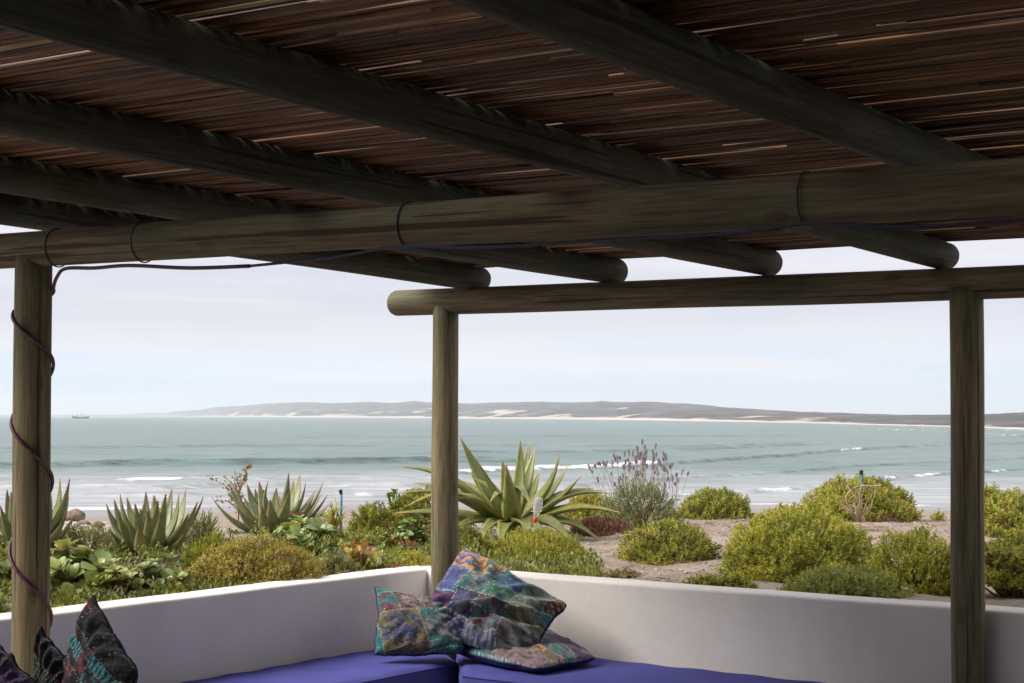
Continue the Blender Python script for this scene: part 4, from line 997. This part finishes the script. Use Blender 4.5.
def broad(px, Y, w, h, label, mat, seed, n=120, leaf=.06, lw=.8, red=0.0, group='leafy succulents behind the left wall', cat='succulent', name='succulent', rosette=7, tone=.5, up=.4):
    global rng
    rng = np.random.default_rng(seed)
    p = at(px, 415, Y); z0 = gz(p.x, p.y) - 0.02
    root = thing(name, label, cat, (p.x, p.y, z0), group)
    nh = max(3, n // rosette)
    d = rand_dirs(nh, 0.0); rad = rng.uniform(.55, 1.0, nh) * lump(d, seed, .2)
    hp = d * rad[:, None] * np.array([w / 2, w / 2, h]); ax_ = d + np.array([0, 0, .8]); ax_ /= np.linalg.norm(ax_, axis=1, keepdims=True)
    P = np.repeat(hp, rosette, 0); A = np.repeat(ax_, rosette, 0); m_ = len(P)
    ang = np.tile(np.arange(rosette) * 2.4, nh) + np.repeat(rng.uniform(0, 6, nh), rosette)
    e1 = np.cross(A, np.array([.3, .5, .1])); e1 /= np.linalg.norm(e1, axis=1, keepdims=True); e2 = np.cross(A, e1)
    t_ = np.tile(np.linspace(0, 1, rosette), nh)
    D = e1 * np.cos(ang)[:, None] + e2 * np.sin(ang)[:, None] + A * (up + t_ * 1.1)[:, None] + rng.normal(0, .15, (m_, 3))
    ln = leaf * rng.uniform(.7, 1.2, m_) * (1.1 - .5 * t_)
    V, F, T, k = oval_batch(P, D, A, ln, ln * lw)
    tn = np.clip(np.repeat(np.clip(rng.normal(tone, .2, nh), 0, 1), rosette) + rng.normal(0, .1, m_), 0, 1)
    col = np.zeros((len(V), 4)); col[:, 3] = 1; col[:, 0] = np.repeat(tn, k)
    rd_ = np.repeat((rng.random(nh) < red).astype(float) * rng.uniform(.5, 1, nh), rosette)
    tipw = np.tile(np.array([0, 0, 0, .1, .1, .1, .6, .5, .6, 1, 1, 1, 1.0]), m_)
    col[:, 1] = np.repeat(rd_, k) * tipw
    mb = MB(); mb.add(V, F, col); n0 = mb.n; mb.f += [tuple(r) for r in T.tolist()]
    mb.build('foliage', mat, root)
    sm = MB()
    for i in range(nh): sm.tube([Vector((hp[i, 0] * .3, hp[i, 1] * .3, 0)), Vector(hp[i]) * .7 + Vector((0, 0, .01)), Vector(hp[i])], [.006, .005, .004], 4, False)
    sm.build('stems', M_STEM, root)
    return root
broad(80, 8.25, .36, .25, 'big glossy leaved plant right of the left post', M_BROAD, 201, n=380, leaf=.09, lw=.75, tone=.72)
broad(160, 8.25, .30, .19, 'yellow green leafy succulent in front of the front aloe', M_BROAD, 202, n=360, leaf=.055, tone=.75)
broad(8, 7.7, .40, .22, 'leafy plant cut by the left edge beyond the wall', M_BROAD, 203, n=320, leaf=.07, tone=.6)
broad(308, 10.4, .46, .22, 'green rosette plant below the flowering aloe', M_BROAD, 204, n=260, leaf=.085, tone=.7)
broad(300, 11.2, .30, .17, 'reddish tipped rosette against the flowering aloe', M_JADE, 209, n=140, leaf=.06, red=.35)
broad(410, 10.5, .40, .25, 'rounded succulent with orange red leaf tips left of the middle post', M_JADE, 205, n=520, leaf=.042, lw=.85, red=.28)
broad(360, 9.3, .22, .17, 'golden orange rosette succulent by the wall', M_GOLD, 206, n=150, leaf=.055, lw=.5, red=.35, up=.9)
broad(390, 9.25, .20, .10, 'dusty pink rosette succulent low by the wall', M_JADE, 207, n=140, leaf=.035, lw=.6, red=.6, tone=.3)
broad(395, 12.3, .34, .30, 'succulent with dark red flower heads on the dune edge', M_JADE, 208, n=260, leaf=.04, lw=.5, red=.18, tone=.5, up=1.0)

def spear(mb, base, tip, width, arch, up_hint, tone, sag=0.0, thick=0.32, tipc=1.0, seed=0):
    """fleshy tapering leaf with a channelled face, arching from base to tip"""
    base, tip = Vector(base), Vector(tip)
    d = tip - base; ln = d.length; dn = d.normalized()
    up = Vector(up_hint); up = (up - dn * up.dot(dn)); up.normalize()
    side = dn.cross(up); n = 14
    V = []; col = []
    q = random.uniform(-1, 1) * .03 * ln
    cs = [(-1, .30), (-.55, .02), (0, -.10), (.55, .02), (1, .30), (.62, -.55), (0, -.80), (-.62, -.55)]
    for i in range(n + 1):
        t = i / n
        c = base + d * t + up * (arch * ln * math.sin(math.pi * t ** 1.15)) + side * (q * math.sin(math.pi * t)) - Vector((0, 0, 1)) * (sag * ln * t * t)
        w = width * 0.5 * (0.82 + 0.55 * t if t < 0.25 else (0.9575 * (1 - ((t - .25) / .75) ** 1.5) + .012)) 
        if i == n: w = width * .008
        th = w * (thick * 2) * (1.0 - .2 * t)
        for sx, sz in cs:
            V.append(c + side * (sx * w) + up * (sz * th))
            e = 1.0 if abs(sx) == 1 else 0.0
            col.append((min(1, max(0, tone + 0.12 * (1 - t))), min(1, .5 * e + tipc * max(0, (t - .80) / .20) ** 1.2), 0, 1))
    k = len(cs)
    F = grid_faces(n + 1, k, True)
    mb.add([tuple(v) for v in V], F, np.array(col))
    # teeth on the margins
    tv, tf, tcn = [], [], 0
    for i in range(1, n):
        for sgn, j in ((-1, 0), (1, 4)):
            for h in (0.0, 0.5):
                a = Vector(V[i * k + j]).lerp(Vector(V[(i + 1) * k + j]), h); s_ = width * .04
                tv += [a - dn * s_ * .7, a + dn * s_ * .7, a + side * (sgn * s_ * 1.3) + dn * s_ * .5]; tf.append((tcn, tcn + 1, tcn + 2)); tcn += 3
    mb.add([tuple(v) for v in tv], tf, (0.3, .8, 0, 1))
def aloe(px, by, Y, tips, label, mat, width, extra=6, seed=1, group='aloes on the dune', upr=True, size=.4, tone0=.45, thick=.34):
    random.seed(seed)
    b_ = at(px, by, Y); g_ = gz(b_.x, b_.y); b_.z = max(min(b_.z, g_ + .10), g_ - .02)
    root = thing('aloe', label, 'aloe', (b_.x, b_.y, g_), group)
    mb = MB()
    for (tx, ty, dy, *rest) in tips:
        tip = at(tx, ty, Y + dy); bo = Vector(((tip.x - b_.x) * .10, dy * .10, 0.0))
        arch = rest[0] if rest else (-.10 if upr else .12); wsc = rest[1] if len(rest) > 1 else 1.0
        dirv = tip - b_
        inward = Vector((-dirv.x, -dirv.y * 1.0 - .001, 0)); upv = Vector((0, 0, 1)) + inward.normalized() * .8 if upr else Vector((0, 0, 1)) + inward.normalized() * .25 + Vector((0, -.35, 0))
        spear(mb, b_ + bo, tip, width * wsc * random.uniform(.88, 1.1), arch, upv, tone0 + random.uniform(-.25, .25), 0, thick, 1.0)
    for k in range(extra):                              # leaves on the far side, seen from elsewhere
        a = random.uniform(R(15), R(165)); el = random.uniform(R(20), R(65)); q = size * random.uniform(.7, 1)
        tip = b_ + Vector((math.cos(a) * math.cos(el), math.sin(a) * math.cos(el), math.sin(el))) * q
        spear(mb, b_ + Vector((math.cos(a) * .04, math.sin(a) * .04, 0)), tip, width * .95, -.06, Vector((0, 0, 1)) - Vector((math.cos(a), math.sin(a), 0)) * .6, tone0 + random.uniform(-.2, .2))
    mb.tube([(b_.x, b_.y, g_ - .05), (b_.x, b_.y, b_.z + .03)], [.06, .05], 10, True, (.3, .6, 0, 1))
    under(root, mb, 'leaves', mat)
    return root
aloe(150, 555, 10.0, [(94, 522, -.05), (106, 503, .1), (120, 493, -.1), (114, 499, .15), (135, 503, -.2), (144, 504, .2), (154, 495, -.05), (166, 493, -.15), (179, 493, .1), (186, 489, .2), (204, 495, -.05), (189, 513, -.25),
      (148, 510, -.32), (161, 512, -.36), (128, 520, -.3), (173, 517, .3), (196, 505, .2), (139, 524, -.4), (110, 530, -.2), (187, 530, -.3), (127, 497, .25), (172, 488, .3), (158, 500, -.25), (118, 512, -.28), (198, 501, -.2), (110, 512, .2), (146, 491, .3)],
     'upright grey green aloe with red thorned tips nearest the left wall', M_ALOE, .104, 5, 31, size=.34)
aloe(272, 533, 11.8, [(211, 496, -.1), (229, 483, .1), (234, 479, -.1), (259, 481, .25), (268.5, 480, .0), (288.6, 472.5, -.1), (300, 474, .3), (306, 481, .0), (323.5, 482, .1), (328, 494, -.1), (322, 493, .25), (325.5, 512, -.05), (290, 490, -.3),
      (270, 499, -.35), (237, 507, -.3), (225, 527, -.1), (255, 488, .35), (312, 500, -.2), (280, 495, .4), (219, 508, .0), (303, 520, -.4), (247, 484, .2), (294, 480, .2), (316, 489, .3), (262, 506, -.42), (240, 500, .3), (330, 503, .2)],
     'spreading grey green aloe beside the reddish flower stalk', M_ALOE, .110, 5, 32, size=.40, tone0=.4)
aloe(30, 556, 9.7, [(60, 477, .1), (70, 477.6, -.1), (69, 495, .1), (65.6, 516, -.1), (72, 536, -.2), (7, 489, .1), (11, 491, -.2), (-8, 495, .0), (-15, 510, -.1), (-20, 530, -.2), (20, 480, .2), (40, 482, .2), (48, 478, -.15), (0, 505, -.3), (30, 500, -.35), (55, 505, .3), (-2, 540, -.35), (12, 515, -.42)],
     'aloe half hidden behind the left post', M_ALOE, .105, 4, 33, size=.4, tone0=.35)
aloe(512, 516, 11.7, [
      (460, 437, .10, -.04, 1.25), (396, 466, -.15, .13, .9), (411, 483, .2, .10, .8), (391, 495, -.2, .14, .85), (405, 507, -.35, .20, .9), (389, 514, -.1, .06, .9), (520.5, 440, .15, -.06), (535, 448, .25, -.03), (560, 453, -.05, -.10, 1.0), (582, 474.5, -.1, -.06, 1.1),
      (614, 494, -.1, .14, 1.05), (622, 513, -.25, .10, 1.0), (575, 546, -.45, .16, 1.05), (608, 549, -.2, .18, .8), (475, 458, -.15, .03, .95), (506, 464, -.5, -.10, 1.25), (471, 477, .0, .16, .9), (440, 492, .1, .16, 1.0), (430, 505, -.3, .2, 1.1), (448, 534, -.35, .12, 1.0),
      (532, 508, -.55, .34, .85), (490, 502, -.45, .25, .8), (566, 500, .25, .10, 1), (596, 488, .3, .10, .8), (540, 470, .45, -.03), (480, 470, .45, .02), (450, 478, .4, .08, .9), (530, 540, -.6, .12, 1.1), (480, 540, -.45, .12, 1.0), (500, 548, -.65, .10, .9), (575, 520, .1, .10, .9), (552, 545, -.6, .14, .8)],
     'giant yellow green aloe with long arching leaves right of the middle post', M_ALOE2, .112, 6, 34, upr=False, size=.6, tone0=.4, thick=.46)

# mixed low ground cover in the bed behind the left wall
rng = np.random.default_rng(500)
nS = 3200
gp = rng.uniform(-420, 600, nS); gw = np.abs(rng.normal(0, 1.25, nS)) + .12
ph_ = np.arctan((gp - 512) / FPX); rr_ = np.interp(ph_, PH, PHW) + gw
gx, gy = np.sin(ph_) * rr_, np.cos(ph_) * rr_
near = (((gp > 40) & (gp < 430) & (gw < 1.25)) | ((gp > 480) & (gw < 1.5)))
keep = (fbm(gx * 1.3, gy * 1.3, 61) > -.16) & (gw < np.interp(gp, [-420, 100, 300, 480, 600], [2.2, 2.0, 3.6, 4.2, 1.2]))
gx, gy = gx[keep], gy[keep]; n0 = len(gx); gzv = ground_z(gx, gy)
hh = rng.uniform(.02, .10, n0) * (1 + 1.2 * fbm(gx * 2, gy * 2, 71)) * np.where(near[keep], .3, 1.0)
per = 9
P = np.repeat(np.stack([gx, gy, gzv + hh], 1), per, 0); n1_ = len(P)
P += rng.normal(0, 1, (n1_, 3)) * np.array([.022, .022, .014])
D = rand_dirs(n1_, -.1) + np.array([0, 0, .6]); ln = rng.uniform(.018, .04, n1_)
V, F = leaf_batch(P, D, np.tile([0.1, 0, 1.0], (n1_, 1)), ln, ln * rng.uniform(.3, .6, n1_))
tn = np.clip(np.repeat(.42 + 1.1 * fbm(gx * 2.4, gy * 2.4, 81) + rng.normal(0, .12, n0), per) + rng.normal(0, .08, n1_), 0, 1)
cc = np.zeros((len(V), 4)); cc[:, 0] = np.repeat(tn, 4); cc[:, 3] = 1
mb = MB(); mb.add(V, F, cc); o = mb.build('ground_cover', M_COVER, None, False); o['kind'] = 'stuff'; o['label'] = 'mixed low green ground cover in the bed behind the left wall'

# lavender with its flower spikes
lv = bush(640, 12.6, .58, .31, 'lavender shrub with purple flower spikes on thin stalks', M_GREY, 301, leaf=.04, lw=.13, spiky=1.8, tone=.45, dens=1.1, name='lavender', cat='shrub', group=None)
random.seed(44)
protos = []
def spike_mesh(seed):
    random.seed(seed); mb = MB(); H = random.uniform(.18, .27)
    top = Vector((random.uniform(-.02, .02), random.uniform(-.02, .02), H))
    mb.tube([(0, 0, 0), (top.x * .4, top.y * .4, H * .5), tuple(top)], [.0018, .0016, .0014], 4, False, (.9, 0, 0, 1))
    L_ = random.uniform(.022, .038)
    for k in range(7):
        z = H - L_ * .5 + L_ * k / 6; r = .0036 * math.sin(math.pi * (k + .7) / 7.6) + .003
        for q in range(5):
            a = q * 1.2566 + k * .6; c = Vector((top.x + math.cos(a) * r * .5, top.y + math.sin(a) * r * .5, z))
            e = c + Vector((math.cos(a) * r, math.sin(a) * r, .009)); sd_ = Vector((-math.sin(a), math.cos(a), 0)) * .005
            mb.add([tuple(c), tuple(c.lerp(e, .5) + sd_), tuple(e), tuple(c.lerp(e, .5) - sd_)], [(0, 1, 2, 3)], (random.uniform(0, .8), 0, 0, 1))
    return mb.build('flower_spike', M_LAV, None, False)
protos = [spike_mesh(400 + k) for k in range(6)]
for k in range(98):
    o = protos[k] if k < 6 else protos[k % 6].copy()
    if k >= 6: C.objects.link(o)
    o.parent = lv
    a = random.uniform(0, 6.28); q = math.sqrt(random.random()); x = math.cos(a) * q * .30; y = math.sin(a) * q * .22
    o.location = (x, y, .12 + .13 * math.sqrt(max(0, 1 - q * q)) + random.uniform(-.06, .12))
    o.rotation_euler = (-y * 1.1 + random.uniform(-.1, .1), x * 1.3 + random.uniform(-.08, .08), random.uniform(0, 6))
    s_ = random.uniform(.8, 1.15); o.scale = (1, 1, s_)

# reddish flower stalk behind the second aloe
def stalk(px, by, Y, tipx, tipy, label, seed, branches=9, name='flower_stalk'):
    random.seed(seed)
    b_ = at(px, by, Y); g_ = gz(b_.x, b_.y); b_.z = g_; tip = at(tipx, tipy, Y)
    root = thing(name, label, 'plant', tuple(b_)); sm, fm = MB(), MB()
    def bead(c, r):
        for q in range(3):
            dv = Vector((random.gauss(0, 1), random.gauss(0, 1), random.gauss(.3, 1))).normalized(); s_ = dv.orthogonal().normalized()
            fm.add([tuple(c), tuple(c + dv * r * .6 + s_ * r * .5), tuple(c + dv * r * 1.3), tuple(c + dv * r * .6 - s_ * r * .5)], [(0, 1, 2, 3)], (random.random(), 0, 0, 1))
    mid = b_.lerp(tip, .5) + Vector((-.03, 0, .02)); path = [b_, mid, tip]
    sm.tube(path, [.005, .004, .002], 5, False)
    for k in range(44):
        t = random.uniform(.55, 1); c = mid.lerp(tip, (t - .5) * 2) + Vector((random.gauss(0, .010), random.gauss(0, .010), random.gauss(0, .01))); bead(c, .014)
    for k in range(branches):
        t = random.uniform(.10, .55); s0 = b_.lerp(mid, t * 2) if t < .5 else mid.lerp(tip, (t - .5) * 2)
        e = s0 + Vector((random.uniform(-.22, .04), random.uniform(-.1, .1), random.uniform(.02, .14)))
        sm.tube([s0, s0.lerp(e, .5) + Vector((0, 0, .02)), e], [.003, .0022, .0015], 4, False)
        for q in range(11):
            c = s0.lerp(e, random.uniform(.3, 1.05)) + Vector((random.gauss(0, .015), random.gauss(0, .015), random.gauss(.005, .012))); bead(c, .011)
    under(root, sm, 'stalk', M_STEM); under(root, fm, 'seed_heads', M_SEED, False)
stalk(238, 540, 12.1, 249.5, 463, 'reddish seeded flower stalk rising left of the spreading aloe', 5, 16)
bush(333, 10.7, .15, .27, 'pale green upright shoots beside the light blue pole', M_BUSH2, 126, leaf=.06, lw=.16, spiky=3.0, tone=.75, dens=.8)
broad(122, 8.15, .26, .17, 'pale yellow green succulent between the glossy plant and the leafy one', M_BROAD, 127, n=260, leaf=.058, tone=.9)
bush(215, 9.6, .34, .17, 'soft green bush between the front aloe and the olive bush', M_BUSH2, 128, leaf=.028, lw=.3, spiky=1.0, tone=.4)

# dry twigs in front of the domed bush
random.seed(9)
b_ = at(860, 522, 12.55); b_.z = gz(b_.x, b_.y)
tw = thing('dry_twigs', 'bleached dead twigs standing before the domed bush', 'twigs', tuple(b_)); mb = MB()
for k in range(22):
    tx, ty = random.uniform(838, 878), random.uniform(482, 515); e = at(tx, ty, 12.55 + random.uniform(-.1, .1))
    s0 = b_ + Vector((random.gauss(0, .02), random.gauss(0, .03), 0)); m1 = s0.lerp(e, .5) + Vector((random.gauss(0, .03), random.gauss(0, .03), random.gauss(.02, .02)))
    mb.tube(smooth_path([s0, m1, e], 4), 0.0032, 4, False)
e0 = at(850, 490, 12.5); mb.tube(smooth_path([b_, at(846, 500, 12.5), at(856, 487, 12.5), at(880, 486, 12.5)], 5), .005, 5, False)
under(tw, mb, 'twigs', M_TWIG)

# poles in the garden
M_PIPE = plain('faded_blue_paint', (0.06, 0.21, 0.30), 0.5, 0.4, 0.1, 30)
M_TEAL = plain('dark_teal_paint', (0.025, 0.12, 0.13), 0.5, 0.4, 0.1, 30)
M_DARK = plain('dark_rubber', (0.02, 0.02, 0.022), 0.6, 0.3, 0.1, 30)
def stake(px, topy, Y, label, mat, r):
    p = at(px, topy, Y); g_ = gz(p.x, p.y)
    root = thing('garden_pole', label, 'pole', (p.x, p.y, g_), 'garden poles')
    mb = MB(); mb.tube([(p.x, p.y, g_ - .1), (p.x, p.y, g_ + (p.z - g_) * .5), (p.x + .002, p.y, p.z - .02)], r, 10, True); under(root, mb, 'shaft', mat)
    mb = MB(); mb.tube([(p.x, p.y, p.z - .03), (p.x, p.y, p.z - .028), (p.x, p.y, p.z - .004), (p.x, p.y, p.z)], [r * .9, r * 1.15, r * 1.15, r * .9], 10, True); under(root, mb, 'cap', M_DARK)
    mb = MB(); mb.tube([(p.x - .015, p.y, p.z - .012), (p.x + .008, p.y, p.z - .006)], .0055, 6, True); under(root, mb, 'nozzle', M_DARK)
stake(341, 489.5, 11.4, 'thin light blue pole with dark cap standing before the surf', M_PIPE, .0085)
stake(861.5, 470, 12.7, 'dark teal pole rising in front of the domed bush', M_TEAL, .0105)

# bird feeder: upturned bottle on a wire stand
m, nt, b = newmat('clear_plastic'); b.inputs['Base Color'].default_value = (.86, .9, .92, 1); b.inputs['Roughness'].default_value = .12; b.inputs['Transmission Weight'].default_value = .75; b.inputs['IOR'].default_value = 1.15
M_CLEAR = m; M_REDP = plain('red_plastic', (.55, .045, .02), .4, .5, .05, 20)
p = at(535.5, 520, 10.75); g_ = gz(p.x, p.y)
fe = thing('bird_feeder', 'upturned clear bottle bird feeder with red base in the giant aloe', 'bird feeder', (p.x, p.y, g_))
tl = Vector((.022, 0, .12)); q0 = p + Vector((0, 0, .012))
mb = MB(); mb.tube([q0, q0 + tl * .08, q0 + tl * .22, q0 + tl * .40, q0 + tl * .86, q0 + tl * .97, q0 + tl * 1.0], [.011, .012, .016, .026, .027, .020, .004], 18, True); under(fe, mb, 'bottle', M_CLEAR)
mb = MB(); mb.tube([p - Vector((.003, 0, .016)), p - Vector((.003, 0, .012)), p + Vector((0, 0, .010)), p + Vector((.001, 0, .016))], [.010, .014, .014, .011], 16, True); under(fe, mb, 'red_base', M_REDP)
mb = MB(); mb.tube([(p.x, p.y + .02, g_ - .05), (p.x, p.y + .02, p.z - .015), (p.x + .03, p.y + .03, p.z + .05)], .0022, 6, True)
mb.tube([(p.x + math.cos(k / 24 * 6.2832) * .032 + .006, p.y + math.sin(k / 24 * 6.2832) * .032, p.z + .05) for k in range(25)], .0018, 5, False)
under(fe, mb, 'wire_stand', M_TWIG)

# ------------------------------------------------------------------ stones and litter
def rock_mesh(mb, c, r, seed, flat=.7):
    bm = bmesh.new(); bmesh.ops.create_icosphere(bm, subdivisions=3 if r > .08 else 1, radius=1)
    V = np.array([v.co[:] for v in bm.verts]); F = [tuple(v.index for v in f.verts) for f in bm.faces]; bm.free()
    d = 1 + .28 * fbm(V[:, 0] * 1.6 + seed, V[:, 1] * 1.6 + V[:, 2] * 1.3, int(seed) + 2) * 2 + .10 * fbm(V[:, 0] * 6, V[:, 2] * 6 + V[:, 1] * 5, int(seed) + 5)
    mb.add(V * d[:, None] * np.array([r, r * .9, r * flat]) + np.array(c), F)
M_ROCK = plain('brown_rock', (.20, .15, .115), .9, .2, .25, 4)
M_PEB = plain('pale_pebble', (.42, .35, .29), .9, .2, .25, 30)
for k, (px, by, w, lab) in enumerate([(75, 522, 20, 'rounded brown boulder on the beach right of the left post'), (64, 522.5, 12, 'low brown stone left of the rounded boulder'), (98, 529, 14, 'flat stone at the right end of the beach rubble'), (84, 526, 12, 'small stone lying below the rounded boulder')]):
    Y0 = 30.0
    for _ in range(60):                                    # where the ray meets the beach
        q = at(px, by, Y0); e = q.z - gz(q.x, q.y)
        Y0 += e * 3
    r = w / 2 * Y0 / FPX; q = at(px, by, Y0)
    mb = MB(); rock_mesh(mb, (q.x, q.y, gz(q.x, q.y) + r * .5), r, 3 + k * 5, .8 if k == 0 else .55)
    tag(mb.build('rock', M_ROCK), lab, 'rock', 'rocks on the beach')
mb = MB(); rng = np.random.default_rng(77)
for k in range(900):
    px = rng.uniform(560, 960) if k < 560 else rng.uniform(40, 240); Y0 = rng.uniform(8.8, 14) if k < 560 else rng.uniform(11, 34)
    q = at(px, 415, Y0); rock_mesh(mb, (q.x, q.y, gz(q.x, q.y) + .002), rng.uniform(.004, .013) if k < 560 else rng.uniform(.012, .06) * Y0 / 22, k)
for k in range(170):
    px = rng.uniform(56, 128); by = 521 + abs(rng.normal(0, 1)) * 6 + (px - 56) * .05; Y0 = 30.0
    for _ in range(40):
        q = at(px, by, Y0); Y0 += (q.z - gz(q.x, q.y)) * 3
    q = at(px, by, Y0); rock_mesh(mb, (q.x, q.y, gz(q.x, q.y) + .01), rng.uniform(.02, .085) * Y0 / 30, k, .6)
o = mb.build('pebbles', M_PEB); o['kind'] = 'stuff'; o['label'] = 'scattered pebbles and shell grit on the sand'
mb = MB()
for k in range(1100):
    px = rng.uniform(540, 960); Y0 = rng.uniform(8.8, 13.8); q = at(px, 415, Y0); a = rng.uniform(0, 3.14); ln = rng.uniform(.01, .055)
    z = gz(q.x, q.y) + .005
    mb.tube([(q.x - math.cos(a) * ln, q.y - math.sin(a) * ln, z), (q.x, q.y, z + .006), (q.x + math.cos(a) * ln, q.y + math.sin(a) * ln, z)], rng.uniform(.001, .0028), 3, False)
o = mb.build('twig_litter', M_STEM); o['kind'] = 'stuff'; o['label'] = 'dry twigs and bark litter on the sand'

# ------------------------------------------------------------------ fishing boat out on the bay
M_HULL = plain('dark_hull', (.10, .055, .04), .6, .4, .1, .3); M_WHITE = plain('boat_white', (.75, .74, .72), .5, .4, .05, .3)
Yb = 2300.0; pb = at(80.5, 418.4, Yb); k = Yb / FPX
bo = thing('fishing_boat', 'small fishing boat with white cabin far out on the bay', 'boat', (pb.x, pb.y, SEA_Z))
mb = MB(); secs = []
for u, hw, z0, z1 in [(-8.2, .35, .9, 3.4), (-6, 1.0, .3, 2.6), (0, 1.25, 0, 1.9), (5, 1.15, .1, 2.1), (8.4, .85, .5, 2.8)]:
    u *= k; secs += [(u, -hw * 2 * .4, z0 - .6), (u, -hw * 2, z1 * .8), (u, -hw * 2, z1 * 1.1), (u, hw * 2, z1 * 1.1), (u, hw * 2, z1 * .8), (u, hw * 2 * .4, z0 - .6)]
mb.add(secs, grid_faces(5, 6, True)); mb.f += [tuple(range(6)), tuple(range(29, 23, -1))]
mb.build('hull', M_HULL, bo, False)
mb = MB(); mb.box((-1.5 * k, -1.6, 2.0), (4.5 * k, 1.6, 4.6)); mb.box((.2 * k, -1.3, 4.6), (3.4 * k, 1.3, 6.2)); mb.build('cabin', M_WHITE, bo, False)
mb = MB(); mb.tube([(-3.2 * k, 0, 2), (-3.2 * k, 0, 7.2)], .22, 6); mb.build('mast', M_HULL, bo)
mb = MB(); mb.tube([(1.8 * k, 0, 6), (1.8 * k, 0, 8.4)], .15, 6); mb.build('mast', M_HULL, bo)
